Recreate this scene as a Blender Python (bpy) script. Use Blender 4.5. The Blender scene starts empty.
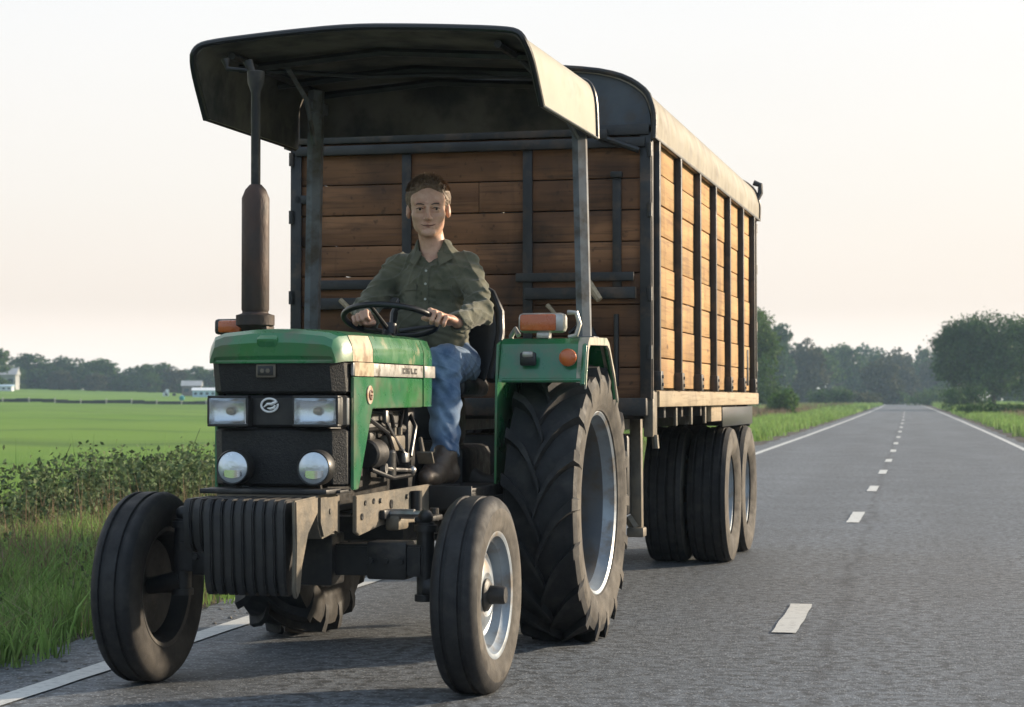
import bpy, bmesh, math, random
import numpy as np
from mathutils import Vector, Matrix
from mathutils.bvhtree import BVHTree
random.seed(7); np.random.seed(7)
rad = math.radians
S = bpy.context.scene
COL = S.collection

# ------------------------------------------------------------ camera
F_PX = 2000.0; CAM_H = 1.12
cd = bpy.data.cameras.new('camera'); cam = bpy.data.objects.new('camera', cd); COL.objects.link(cam)
cam.location = (0, 0, CAM_H); cam.rotation_euler = (rad(90) + math.atan(44.5 / F_PX), 0, 0)
cd.sensor_width = 36; cd.lens = F_PX / 1024 * 36; cd.clip_start = .1; cd.clip_end = 6000
cd.dof.use_dof = True; cd.dof.focus_distance = 8.6; cd.dof.aperture_fstop = 7.0
S.camera = cam
S.render.resolution_x = 1024; S.render.resolution_y = 707

# ------------------------------------------------------------ sky and sun
SUN_EL = rad(16); SUN_AZ = rad(64)        # azimuth measured clockwise from +Y (the way the camera looks)
W = bpy.data.worlds.new('World'); S.world = W; W.use_nodes = True
nt = W.node_tree; nt.nodes.clear()
N = nt.nodes.new; LK = nt.links.new
out = N('ShaderNodeOutputWorld'); bg = N('ShaderNodeBackground'); bg.inputs[1].default_value = .10
sky = N('ShaderNodeTexSky'); sky.sky_type = 'NISHITA'; sky.sun_disc = False
sky.sun_elevation = SUN_EL; sky.sun_rotation = SUN_AZ; sky.dust_density = 6; sky.air_density = 1.2; sky.ozone_density = 1
tc = N('ShaderNodeTexCoord'); sep = N('ShaderNodeSeparateXYZ'); LK(tc.outputs['Generated'], sep.inputs[0])
cr = N('ShaderNodeValToRGB'); LK(sep.outputs[2], cr.inputs[0])      # pale evening haze: cream low down, whiter above
e = cr.color_ramp.elements
e[0].position = 0; e[0].color = (1.5, 1.28, 1.02, 1); e[1].position = .9; e[1].color = (.70, .76, .84, 1)
for p, c in ((.02, (1.3, 1.12, .96, 1)), (.045, (1.0, .88, .76, 1)), (.10, (.95, .89, .81, 1)), (.20, (.93, .92, .90, 1)), (.4, (.86, .88, .90, 1))):
    q = cr.color_ramp.elements.new(p); q.color = c
mr = N('ShaderNodeMapRange'); LK(sep.outputs[1], mr.inputs[0])      # the sky at our back is dimmer and bluer than the one we face
mr.inputs[1].default_value = -.65; mr.inputs[2].default_value = .6
mb = N('ShaderNodeMix'); mb.data_type = 'RGBA'; LK(mr.outputs[0], mb.inputs[0]); mb.inputs[6].default_value = (.42, .53, .66, 1); mb.inputs[7].default_value = (.655, .662, .68, 1)
mu0 = N('ShaderNodeVectorMath'); mu0.operation = 'MULTIPLY'; LK(cr.outputs[0], mu0.inputs[0]); LK(mb.outputs[2], mu0.inputs[1])
mu = N('ShaderNodeVectorMath'); mu.operation = 'SCALE'; LK(mu0.outputs[0], mu.inputs[0]); mu.inputs[3].default_value = 10
cn = N('ShaderNodeTexNoise'); cn.inputs['Scale'].default_value = 1.6; cn.inputs['Detail'].default_value = 3
mp = N('ShaderNodeMapping'); mp.inputs['Scale'].default_value = (1, 1, 5); LK(tc.outputs['Generated'], mp.inputs[0]); LK(mp.outputs[0], cn.inputs[0])
cm = N('ShaderNodeMapRange'); LK(cn.outputs[0], cm.inputs[0]); cm.inputs[1].default_value = .3; cm.inputs[2].default_value = .7; cm.inputs[3].default_value = .97; cm.inputs[4].default_value = 1.03
mu2 = N('ShaderNodeVectorMath'); mu2.operation = 'SCALE'; LK(mu.outputs[0], mu2.inputs[0]); LK(cm.outputs[0], mu2.inputs[3])
sk = N('ShaderNodeVectorMath'); sk.operation = 'SCALE'; LK(sky.outputs[0], sk.inputs[0]); sk.inputs[3].default_value = .16
ad = N('ShaderNodeVectorMath'); ad.operation = 'ADD'; LK(mu2.outputs[0], ad.inputs[0]); LK(sk.outputs[0], ad.inputs[1])
LK(ad.outputs[0], bg.inputs[0]); LK(bg.outputs[0], out.inputs[0])
sd = bpy.data.lights.new('sun', 'SUN'); sun = bpy.data.objects.new('sun', sd); COL.objects.link(sun)
sd.energy = 4.8; sd.angle = rad(2.0); sd.color = (1, .83, .62)
to_sun = Vector((math.sin(SUN_AZ) * math.cos(SUN_EL), math.cos(SUN_AZ) * math.cos(SUN_EL), math.sin(SUN_EL)))
sun.rotation_euler = to_sun.to_track_quat('Z', 'Y').to_euler()
S.view_settings.view_transform = 'Standard'; S.view_settings.look = 'None'
S.view_settings.exposure = .58; S.view_settings.gamma = 1; S.view_settings.use_curve_mapping = False
S.render.engine = 'CYCLES'; S.cycles.use_denoising = True
S.cycles.max_bounces = 6; S.cycles.diffuse_bounces = 3; S.cycles.glossy_bounces = 3; S.cycles.transmission_bounces = 4
S.cycles.transparent_max_bounces = 6; S.cycles.volume_bounces = 0

# ------------------------------------------------------------ materials
MATS = {}
def M(name, col, rough=.6, metal=0, col2=None, scale=5, lo=.35, hi=.65, bump=0, bscale=40, stretch=(1, 1, 1), dirt=None,
      dscale=3, damt=.5, island=0, coat=0, spec=.5, detail=6, trans=0, alpha=1, sheen=0):
    if name in MATS: return MATS[name]
    m = bpy.data.materials.new(name); m.use_nodes = True; t = m.node_tree; n = t.nodes.new; l = t.links.new
    b = t.nodes['Principled BSDF']
    b.inputs['Roughness'].default_value = rough; b.inputs['Metallic'].default_value = metal
    b.inputs['Specular IOR Level'].default_value = spec; b.inputs['Coat Weight'].default_value = coat
    b.inputs['Coat Roughness'].default_value = .12
    if sheen: b.inputs['Sheen Weight'].default_value = sheen
    if trans: b.inputs['Transmission Weight'].default_value = trans
    co = n('ShaderNodeTexCoord'); mp = n('ShaderNodeMapping'); mp.inputs['Scale'].default_value = stretch
    l(co.outputs['Object'], mp.inputs[0])
    def noise(sc, de=detail):
        x = n('ShaderNodeTexNoise'); x.inputs['Scale'].default_value = sc; x.inputs['Detail'].default_value = de; x.inputs['Roughness'].default_value = .6
        l(mp.outputs[0], x.inputs[0]); return x.outputs[0]
    def mr(src, a, c, d=0, e=1):
        x = n('ShaderNodeMapRange'); l(src, x.inputs[0])
        for i, v in enumerate((a, c, d, e)): x.inputs[i + 1].default_value = v
        return x.outputs[0]
    def mix(f, a, c):
        x = n('ShaderNodeMix'); x.data_type = 'RGBA'
        for s, v in ((0, f), (6, a), (7, c)):
            if isinstance(v, (tuple, float, int)): x.inputs[s].default_value = v if not isinstance(v, tuple) else (*v, 1)[:4]
            else: l(v, x.inputs[s])
        return x.outputs[2]
    c = col
    if col2: c = mix(mr(noise(scale), lo, hi), col, col2)
    if dirt:
        c = mix(mr(noise(dscale), .62 - damt * .35, .75 - damt * .2), c, dirt)
    if island:
        g = n('ShaderNodeNewGeometry'); h = n('ShaderNodeHueSaturation')
        l(mr(g.outputs['Random Per Island'], 0, 1, 1 - island, 1 + island), h.inputs['Value'])
        if isinstance(c, tuple): h.inputs['Color'].default_value = (*c, 1)[:4]
        else: l(c, h.inputs['Color'])
        c = h.outputs[0]
    if isinstance(c, tuple): b.inputs['Base Color'].default_value = (*c, 1)[:4]
    else: l(c, b.inputs['Base Color'])
    if dirt or col2:
        l(mr(noise(scale * 2.3), .3, .7, max(rough - .12, .02), min(rough + .15, 1)), b.inputs['Roughness'])
    if bump:
        bp = n('ShaderNodeBump'); bp.inputs['Strength'].default_value = 1; bp.inputs['Distance'].default_value = bump
        l(noise(bscale), bp.inputs['Height']); l(bp.outputs[0], b.inputs['Normal'])
    MATS[name] = m; return m

# ------------------------------------------------------------ mesh helpers
def finish(name, bm, mats, parent=None, sharp=35, loc=None):
    ca = math.cos(rad(sharp))
    bm.normal_update()
    for f in bm.faces: f.smooth = True
    for ed in bm.edges:
        if len(ed.link_faces) == 2 and ed.link_faces[0].normal.dot(ed.link_faces[1].normal) < ca: ed.smooth = False
    me = bpy.data.meshes.new(name); bm.to_mesh(me); bm.free()
    for m in (mats if isinstance(mats, (list, tuple)) else [mats]): me.materials.append(m)
    o = bpy.data.objects.new(name, me); COL.objects.link(o)
    if parent: o.parent = parent
    if loc: o.location = loc
    return o
def raw(name, verts, faces, mats, parent=None, smooth=True, mat_idx=None):
    me = bpy.data.meshes.new(name)
    v = np.asarray(verts, np.float32); me.vertices.add(len(v)); me.vertices.foreach_set('co', v.ravel())
    f = np.asarray(faces, np.int32); k = f.shape[1]
    me.loops.add(f.size); me.loops.foreach_set('vertex_index', f.ravel())
    me.polygons.add(len(f)); me.polygons.foreach_set('loop_start', np.arange(0, f.size, k, dtype=np.int32))
    me.polygons.foreach_set('loop_total', np.full(len(f), k, np.int32))
    if mat_idx is not None: me.polygons.foreach_set('material_index', np.asarray(mat_idx, np.int32))
    me.polygons.foreach_set('use_smooth', np.full(len(f), smooth, bool))
    me.update(calc_edges=True); me.validate()
    for m in (mats if isinstance(mats, (list, tuple)) else [mats]): me.materials.append(m)
    o = bpy.data.objects.new(name, me); COL.objects.link(o)
    if parent: o.parent = parent
    return o
def tag(o, label=None, cat=None, group=None, kind=None):
    if label: o['label'] = label
    if cat: o['category'] = cat
    if group: o['group'] = group
    if kind: o['kind'] = kind
    return o
def empty(name, loc=(0, 0, 0), rz=0):
    o = bpy.data.objects.new(name, None); COL.objects.link(o); o.empty_display_size = .2
    o.location = loc; o.rotation_euler = (0, 0, rz); return o
def NB(): return bmesh.new()
def rounded(L):      # cut the corners of an open outline
    o = [L[0]]
    for (a, b), (c, d) in zip(L, L[1:]): o += [(a * .78 + c * .22, b * .78 + d * .22), (a * .22 + c * .78, b * .22 + d * .78)]
    return o[:1] + o[2:-1] + [L[-1]]
def box(bm, c, s, rot=None, bev=0, mi=0, taper=None):
    """c centre, s full size; taper=(sx,sy) scales the top face"""
    vs = []
    R_ = Matrix.Rotation(0, 3, 'X') if rot is None else (rot if isinstance(rot, Matrix) else
         (Matrix.Rotation(rot[2], 3, 'Z') @ Matrix.Rotation(rot[1], 3, 'Y') @ Matrix.Rotation(rot[0], 3, 'X')))
    for z in (-1, 1):
        for x, y in ((-1, -1), (1, -1), (1, 1), (-1, 1)):
            k = taper if (taper and z > 0) else (1, 1)
            p = Vector((x * s[0] / 2 * k[0], y * s[1] / 2 * k[1], z * s[2] / 2))
            vs.append(bm.verts.new(R_ @ p + Vector(c)))
    fs = [bm.faces.new([vs[i] for i in q]) for q in ((3, 2, 1, 0), (4, 5, 6, 7), (0, 1, 5, 4), (1, 2, 6, 5), (2, 3, 7, 6), (3, 0, 4, 7))]
    for f in fs: f.material_index = mi
    if bev:
        es = list({ed for f in fs for ed in f.edges})
        r = bmesh.ops.bevel(bm, geom=es, offset=bev, segments=2, affect='EDGES', profile=.5, clamp_overlap=True)
        for f in r['faces']: f.material_index = mi
    return bm
def frame(d):
    d = Vector(d).normalized(); a = Vector((0, 0, 1)) if abs(d.z) < .9 else Vector((1, 0, 0))
    u = d.cross(a).normalized(); return u, d.cross(u).normalized()
def tube(bm, pts, r, seg=10, mi=0, caps=True, closed=False):
    pts = [Vector(p) for p in pts]; n = len(pts)
    rs = r if isinstance(r, (list, tuple)) else [r] * n
    rings = []; pu = None
    for i, p in enumerate(pts):
        if closed: d = pts[(i + 1) % n] - pts[i - 1]
        else: d = pts[min(i + 1, n - 1)] - pts[max(i - 1, 0)]
        d = d.normalized()
        if pu is None: u, v = frame(d)
        else:
            u = (pu - d * pu.dot(d)); u = u.normalized() if u.length > 1e-6 else frame(d)[0]
        v = d.cross(u); pu = u
        rings.append([bm.verts.new(p + (u * math.cos(2 * math.pi * k / seg) + v * math.sin(2 * math.pi * k / seg)) * rs[i]) for k in range(seg)])
    for i in range(n if closed else n - 1):
        a, b = rings[i], rings[(i + 1) % n]
        for k in range(seg):
            f = bm.faces.new((a[k], a[(k + 1) % seg], b[(k + 1) % seg], b[k])); f.material_index = mi
    if caps and not closed:
        bm.faces.new(rings[0][::-1]).material_index = mi; bm.faces.new(rings[-1]).material_index = mi
    return bm
def lathe(bm, prof, c=(0, 0, 0), axis='X', seg=48, mi=0, mis=None, closed=False, cap=True):
    """prof: list of (along axis, radius)"""
    ax = {'X': 0, 'Y': 1, 'Z': 2}[axis]; rings = []
    for a, r in prof:
        ring = []
        for k in range(seg):
            t = 2 * math.pi * k / seg; p = [0, 0, 0]; p[ax] = a; p[(ax + 1) % 3] = r * math.cos(t); p[(ax + 2) % 3] = r * math.sin(t)
            ring.append(bm.verts.new(Vector(p) + Vector(c)))
        rings.append(ring)
    m = len(rings)
    for i in range(m if closed else m - 1):
        a, b = rings[i], rings[(i + 1) % m]
        for k in range(seg):
            f = bm.faces.new((a[k], a[(k + 1) % seg], b[(k + 1) % seg], b[k])); f.material_index = (mis[i] if mis else mi)
    if cap and not closed:
        for ring, r in ((rings[0][::-1], prof[0][1]), (rings[-1], prof[-1][1])):
            if r > 1e-4: bm.faces.new(ring).material_index = (mis[0] if mis else mi)
    bmesh.ops.recalc_face_normals(bm, faces=bm.faces[:]); return bm
def prism(bm, poly, axis, a, b, bev=0, mi=0):
    """poly: 2-D points in the two axes that follow `axis`; extruded from a to b"""
    ax = {'X': 0, 'Y': 1, 'Z': 2}[axis]
    def P(q, h):
        p = [0, 0, 0]; p[ax] = h; p[(ax + 1) % 3] = q[0]; p[(ax + 2) % 3] = q[1]; return bm.verts.new(p)
    A = [P(q, a) for q in poly]; B = [P(q, b) for q in poly]; n = len(poly)
    fs = [bm.faces.new(A[::-1]), bm.faces.new(B)] + [bm.faces.new((A[i], A[(i + 1) % n], B[(i + 1) % n], B[i])) for i in range(n)]
    for f in fs: f.material_index = mi
    bmesh.ops.recalc_face_normals(bm, faces=fs)
    if bev:
        r = bmesh.ops.bevel(bm, geom=list({ed for f in fs for ed in f.edges}), offset=bev, segments=2, affect='EDGES', clamp_overlap=True)
        for f in r['faces']: f.material_index = mi
    return bm
def loft(bm, secs, mi=0, caps=True, closed_sec=True):
    R_ = [[bm.verts.new(p) for p in s] for s in secs]; n = len(secs[0]); fs = []
    for a, b in zip(R_, R_[1:]):
        for k in range(n if closed_sec else n - 1):
            fs.append(bm.faces.new((a[k], a[(k + 1) % n], b[(k + 1) % n], b[k])))
    if caps and closed_sec: fs += [bm.faces.new(R_[0][::-1]), bm.faces.new(R_[-1])]
    for f in fs: f.material_index = mi
    bmesh.ops.recalc_face_normals(bm, faces=fs); return bm
def sphere(bm, c, r, seg=12, rings=8, mi=0):
    r = r if isinstance(r, (tuple, list)) else (r, r, r)
    res = bmesh.ops.create_uvsphere(bm, u_segments=seg, v_segments=rings, radius=1, matrix=Matrix.Translation(c) @ Matrix.Diagonal((*r, 1)))
    for v in res['verts']:
        for f in v.link_faces: f.material_index = mi
    return bm
def bolts(bm, pts, axis, r=.012, h=.008, mi=0):
    for p in pts:
        p = Vector(p); d = Vector(axis).normalized(); tube(bm, [p - d * .002, p + d * h], r, 6, mi)
def copy_tree(o, parent=None):
    c = o.copy(); COL.objects.link(c); c.parent = parent
    for ch in list(o.children): copy_tree(ch, c)
    return c
# ------------------------------------------------------------ setting: terrain, road, haze   (frame: x across the road, y along it)
ROAD_RZ = -math.atan((908 - 512) / F_PX)
ca_, sa_ = math.cos(ROAD_RZ), math.sin(ROAD_RZ)
def r2w(s, y, z=0): return Vector((s * ca_ - y * sa_, s * sa_ + y * ca_, z))
def road_c(y):      # centre line of the road as it bends gently away
    return float(np.interp(y, [-40, 0, 10, 20, 30, 40, 60, 100, 160, 240, 330, 500, 800, 1400], [-1.1, -.68, -.575, -.47, -.38, -.32, -.27, -.25, -.3, -.5, -1.0, -3.4, -12, -50]))
def hgt(s, y):
    s = np.asarray(s, float); y = np.asarray(y, float)
    l = np.clip(-s - 15, 0, None); z = .00013 * np.minimum(l, 150) ** 2 + np.clip(l - 150, 0, None) * .004
    bank = np.clip((np.abs(s + .3) - 4.0), 0, 3) * .004
    return z + bank + .05 * np.sin(s * .7 + y * .13) * np.clip(np.abs(s) - 5, 0, 1) - .02

def mat_terrain():
    m = bpy.data.materials.new('grassland'); m.use_nodes = True; t = m.node_tree; n = t.nodes.new; l = t.links.new; b = t.nodes['Principled BSDF']
    b.inputs['Roughness'].default_value = .9; b.inputs['Specular IOR Level'].default_value = .15
    co = n('ShaderNodeTexCoord'); sp = n('ShaderNodeSeparateXYZ'); l(co.outputs['Object'], sp.inputs[0])
    def noise(sc, st=(1, 1, 1), de=5):
        mp = n('ShaderNodeMapping'); mp.inputs['Scale'].default_value = st; l(co.outputs['Object'], mp.inputs[0])
        x = n('ShaderNodeTexNoise'); x.inputs['Scale'].default_value = sc; x.inputs['Detail'].default_value = de; l(mp.outputs[0], x.inputs[0]); return x.outputs[0]
    def mr(src, a, c, d=0, e=1):
        x = n('ShaderNodeMapRange'); l(src, x.inputs[0])
        for i, v in enumerate((a, c, d, e)): x.inputs[i + 1].default_value = v
        return x.outputs[0]
    def mix(f, a, c):
        x = n('ShaderNodeMix'); x.data_type = 'RGBA'
        for s, v in ((0, f), (6, a), (7, c)):
            if isinstance(v, (tuple, float)): x.inputs[s].default_value = (*v, 1) if isinstance(v, tuple) else v
            else: l(v, x.inputs[s])
        return x.outputs[2]
    def math_(op, a, c):
        x = n('ShaderNodeMath'); x.operation = op
        for i, v in enumerate((a, c)):
            if isinstance(v, (int, float)): x.inputs[i].default_value = v
            else: l(v, x.inputs[i])
        return x.outputs[0]
    field = mix(mr(noise(.05, (1, 1, 1)), .4, .6), (.115, .220, .030), (.150, .250, .042))
    rows = mr(noise(.9, (.02, .16, 1), 4), .50, .66)
    field = mix(math_('MULTIPLY', rows, .75), field, (.075, .135, .030))
    field = mix(mr(noise(4.0), .5, .8, 0, .5), field, (.18, .27, .065))
    verge = mix(mr(noise(1.2), .4, .6), (.06, .085, .02), (.13, .10, .05))
    verge = mix(mr(noise(.25), .5, .62), verge, (.20, .145, .085))
    dirt = mix(mr(noise(9), .4, .6), (.07, .058, .045), (.14, .125, .105))
    dirt = mix(mr(noise(55), .6, .72), dirt, (.26, .25, .23))
    xs = math_('ADD', sp.outputs[0], mr(noise(.9), .3, .7, -.35, .35))
    v2 = mix(mr(math_('ABSOLUTE', math_('ADD', xs, .3), 0), 4.1, 4.4), dirt, verge)
    c = mix(mr(xs, -9.0, -8.6), field, v2)
    far = mr(xs, 8.5, 9.2); c = mix(far, c, mix(mr(noise(.12), .45, .6), (.17, .25, .055), (.12, .16, .05)))
    l(c, b.inputs['Base Color'])
    bp = n('ShaderNodeBump'); bp.inputs['Distance'].default_value = .05; l(noise(14), bp.inputs['Height']); l(bp.outputs[0], b.inputs['Normal'])
    return m
def axis_pts(segs):
    o = []
    for a, b, st in segs: o += list(np.arange(a, b, st))
    return np.array(o + [segs[-1][1]])
sx = axis_pts([(-900, -300, 100), (-300, -60, 12), (-60, -12, 2), (-12, 12, .4), (12, 60, 4), (60, 300, 40), (300, 900, 100)])
sy = axis_pts([(-60, 0, 10), (0, 60, 1), (60, 200, 5), (200, 1100, 50)])
GX, GY = np.meshgrid(sx, sy, indexing='ij')
V = np.stack([GX, GY, hgt(GX, GY)], -1).reshape(-1, 3); ny = len(sy)
I, J = np.meshgrid(np.arange(len(sx) - 1), np.arange(ny - 1), indexing='ij'); A = (I * ny + J).ravel()
terr = raw('terrain', V, np.stack([A, A + ny, A + ny + 1, A + 1], 1), mat_terrain()); terr.rotation_euler = (0, 0, ROAD_RZ); tag(terr, kind='structure')

def mat_asphalt():
    m = bpy.data.materials.new('asphalt'); m.use_nodes = True; t = m.node_tree; n = t.nodes.new; l = t.links.new; b = t.nodes['Principled BSDF']
    co = n('ShaderNodeTexCoord'); sp = n('ShaderNodeSeparateXYZ'); l(co.outputs['Object'], sp.inputs[0])
    def noise(sc, st=(1, 1, 1), de=4):
        mp = n('ShaderNodeMapping'); mp.inputs['Scale'].default_value = st; l(co.outputs['Object'], mp.inputs[0])
        x = n('ShaderNodeTexNoise'); x.inputs['Scale'].default_value = sc; x.inputs['Detail'].default_value = de; l(mp.outputs[0], x.inputs[0]); return x.outputs[0]
    def mr(src, a, c, d=0, e=1):
        x = n('ShaderNodeMapRange'); l(src, x.inputs[0])
        for i, v in enumerate((a, c, d, e)): x.inputs[i + 1].default_value = v
        return x.outputs[0]
    def mix(f, a, c):
        x = n('ShaderNodeMix'); x.data_type = 'RGBA'
        for s, v in ((0, f), (6, a), (7, c)):
            if isinstance(v, (tuple, float)): x.inputs[s].default_value = (*v, 1) if isinstance(v, tuple) else v
            else: l(v, x.inputs[s])
        return x.outputs[2]
    def math_(op, a, c):
        x = n('ShaderNodeMath'); x.operation = op
        for i, v in enumerate((a, c)):
            if isinstance(v, (int, float)): x.inputs[i].default_value = v
            else: l(v, x.inputs[i])
        return x.outputs[0]
    c = mix(mr(noise(.7, (1, .12, 1)), .35, .65), (.116, .130, .144), (.166, .182, .198))      # long streaks worn by traffic
    c = mix(mr(noise(17, de=7), .42, .60), c, (.060, .064, .068))
    trk = n('ShaderNodeMath'); trk.operation = 'SINE'; l(math_('MULTIPLY', math_('ADD', sp.outputs[0], mr(noise(.3, (1, .2, 1)), .3, .7, -.25, .25)), 4.2), trk.inputs[0])
    c = mix(math_('MULTIPLY', mr(trk.outputs[0], -.2, 1, 0, 1), mr(noise(.6, (1, .15, 1)), .3, .7, .10, .50)), c, (.080, .086, .092))   # darker polished tracks
    c = mix(mr(noise(.22, (1, .5, 1)), .60, .68, 0, .35), c, (.07, .073, .078)); c = mix(mr(noise(1.7), .70, .76, 0, .55), c, (.045, .045, .046))   # oil spots and patches
    vo = n('ShaderNodeTexVoronoi'); vo.inputs['Scale'].default_value = 44; l(co.outputs['Object'], vo.inputs[0])
    c = mix(mr(vo.outputs['Distance'], .30, .12, 0, .85), c, (.36, .37, .38))                    # pale stone chips
    xs = math_('ADD', sp.outputs[0], mr(noise(2.5, (1, .4, 1)), .3, .7, -.05, .05))
    seam = math_('ABSOLUTE', math_('ADD', xs, .36), 0)
    c = mix(math_('MULTIPLY', mr(seam, .05, .0, 0, 1), mr(noise(3, (1, .5, 1)), .35, .6, .0, .55)), c, (.025, .025, .026))   # tar along the joint
    l(c, b.inputs['Base Color']); l(mr(noise(1.1), .3, .7, .62, .8), b.inputs['Roughness'])
    b.inputs['Specular IOR Level'].default_value = .35
    bp = n('ShaderNodeBump'); bp.inputs['Distance'].default_value = .006; bp.inputs['Strength'].default_value = .8
    l(noise(120), bp.inputs['Height']); l(bp.outputs[0], b.inputs['Normal']); return m
ys = list(np.arange(-30, 60, .12)) + list(np.arange(60, 200, 1)) + list(np.arange(200, 1081, 15))
rv = []; cross = (-3.18, -2.6, -1.4, 0, 1.4, 2.7, 3.10)
ph = np.random.rand(8) * 6
for y in ys:
    c = road_c(y); wob = .05 * math.sin(y * 1.3 + ph[0]) + .035 * math.sin(y * 4.1 + ph[1]) + random.uniform(-.02, .02)
    wob2 = .05 * math.sin(y * 1.1 + ph[2]) + .03 * math.sin(y * 3.7 + ph[3]) + random.uniform(-.02, .02)
    for k, q in enumerate(cross):
        rv.append((c + q + (wob if k == 0 else wob2 if k == 6 else 0), y, .004 - .012 * (abs(q) / 3.2) ** 2 + .002))
nc = len(cross); rf = [(i * nc + k, i * nc + k + 1, (i + 1) * nc + k + 1, (i + 1) * nc + k) for i in range(len(ys) - 1) for k in range(nc - 1)]
road = raw('road', rv, rf, mat_asphalt()); road.rotation_euler = (0, 0, ROAD_RZ); tag(road, kind='structure')
paint = M('road_paint', (.55, .55, .52), .7, col2=(.33, .33, .32), scale=26, lo=.5, hi=.75, bump=.002, bscale=80, detail=8)
def strip(name, off, w, y0, y1, st, jag=.004):
    v = []; q = np.arange(y0, y1 + st * .5, st)
    for y in q:
        c = road_c(y) + off; zz = .010 - .012 * (abs(off) / 3.2) ** 2 + .002
        v += [(c - w / 2 + random.uniform(-jag, jag), y, zz), (c + w / 2 + random.uniform(-jag, jag), y, zz)]
    o = raw(name, v, [(2 * i, 2 * i + 1, 2 * i + 3, 2 * i + 2) for i in range(len(q) - 1)], paint, road, smooth=False); return o
strip('edge_line', -2.69, .125, -20, 70, .25); strip('edge_line', -2.69, .13, 70, 600, 5, .01)
strip('edge_line', 2.78, .125, -20, 70, .25); strip('edge_line', 2.78, .13, 70, 600, 5, .01)
for a, b in [(1.2, 2.6), (9.55, 10.9), (18.1, 19.8), (24.2, 25.7), (29.8, 31.4), (35.4, 37), (42, 43.8), (49, 51), (57, 59), (66, 68.5), (76, 79), (88, 91), (101, 105), (117, 121), (135, 140), (156, 162)]:
    strip('centre_dash', .0, .115, a, b, (b - a) / 8)

# dusk haze lying over the fields
hz = NB(); box(hz, (0, 0, 0), (2600, 2600, 1)); bmesh.ops.transform(hz, matrix=Matrix.Diagonal((1, 1, 23, 1)), verts=hz.verts[:])
hm = bpy.data.materials.new('haze'); hm.use_nodes = True; hn = hm.node_tree; hn.nodes.clear()
ho = hn.nodes.new('ShaderNodeOutputMaterial'); hp = hn.nodes.new('ShaderNodeVolumePrincipled')
hp.inputs['Color'].default_value = (.56, .78, 1, 1); hp.inputs['Density'].default_value = .0004; hp.inputs['Anisotropy'].default_value = .2
hn.links.new(hp.outputs[0], ho.inputs['Volume'])
haze = finish('haze', hz, hm, loc=(0, 500, 9.5)); tag(haze, kind='stuff')
# ------------------------------------------------------------ materials of the machines
green = M('green_paint', (.020, .150, .070), .30, col2=(.035, .185, .055), scale=3, bump=.0015, bscale=9, dirt=(.10, .13, .07), dscale=7, damt=.35, coat=.6)
black = M('black_paint', (.012, .012, .013), .45, col2=(.03, .028, .026), scale=8, bump=.001, bscale=30)
grille_m = M('black_grille_mesh', (.009, .009, .010), .6, col2=(.022, .021, .02), scale=60, bump=.004, bscale=150)
grime = M('grimy_iron', (.012, .0125, .014), .5, metal=.2, col2=(.027, .025, .024), scale=9, bump=.003, bscale=24, dirt=(.070, .060, .050), dscale=6, damt=.22)
iron = M('cast_iron', (.085, .078, .065), .58, metal=.3, col2=(.16, .14, .11), scale=6, bump=.003, bscale=30, dirt=(.20, .165, .12), dscale=9, damt=.5)
steel = M('bare_steel', (.45, .45, .45), .35, metal=.9, col2=(.28, .26, .24), scale=10)
alloy = M('dull_aluminium', (.55, .54, .50), .4, metal=.7, col2=(.35, .33, .30), scale=14)
rim_m = M('silver_rim_paint', (.30, .345, .39), .42, metal=.35, col2=(.21, .235, .26), scale=5, dirt=(.20, .16, .12), dscale=8, damt=.35, bump=.001)
rubber = M('tyre_rubber', (.007, .007, .0085), .7, col2=(.014, .0135, .014), scale=6, bump=.0015, bscale=60, dirt=(.028, .025, .023), dscale=12, damt=.35)
dusty = M('dusty_rubber', (.062, .055, .047), .85, col2=(.135, .118, .096), scale=5, bump=.0015, bscale=50, dirt=(.04, .035, .03), dscale=9, damt=.45, stretch=(1, 1, 1))
dusty2 = M('scuffed_rubber', (.020, .018, .017), .8, col2=(.045, .039, .033), scale=6, bump=.0015, bscale=50, dirt=(.02, .018, .016), dscale=9, damt=.45)
plastic = M('black_plastic', (.012, .012, .014), .35, bump=.0008, bscale=40)
lensm = M('headlamp_glass', (.74, .80, .86), .14, metal=.5, col2=(.55, .60, .64), scale=9, bump=.003, bscale=25, coat=1)
bulb = M('reflector', (.88, .90, .92), .08, metal=.8)  # bright metal for the reflection laid on the work light lenses
amber = M('amber_lens', (.55, .13, .025), .28, col2=(.42, .09, .02), scale=12, bump=.002, bscale=50, coat=.6)
whitep = M('white_emblem', (.78, .78, .76), .4)
stripe_m = M('silver_decal', (.52, .50, .46), .35, metal=.15, col2=(.38, .36, .33), scale=14, dirt=(.16, .13, .10), dscale=20, damt=.3)
vinyl = M('seat_vinyl', (.015, .015, .018), .38, col2=(.035, .035, .038), scale=6, bump=.002, bscale=20)
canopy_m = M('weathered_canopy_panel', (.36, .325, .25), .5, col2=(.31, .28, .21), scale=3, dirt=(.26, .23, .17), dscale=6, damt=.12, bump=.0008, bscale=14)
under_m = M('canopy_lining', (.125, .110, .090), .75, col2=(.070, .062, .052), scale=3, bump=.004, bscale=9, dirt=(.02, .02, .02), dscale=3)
rust = M('rusty_exhaust', (.035, .030, .028), .6, metal=.3, col2=(.075, .042, .030), scale=7, bump=.003, bscale=60, stretch=(1, 1, .5))

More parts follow.
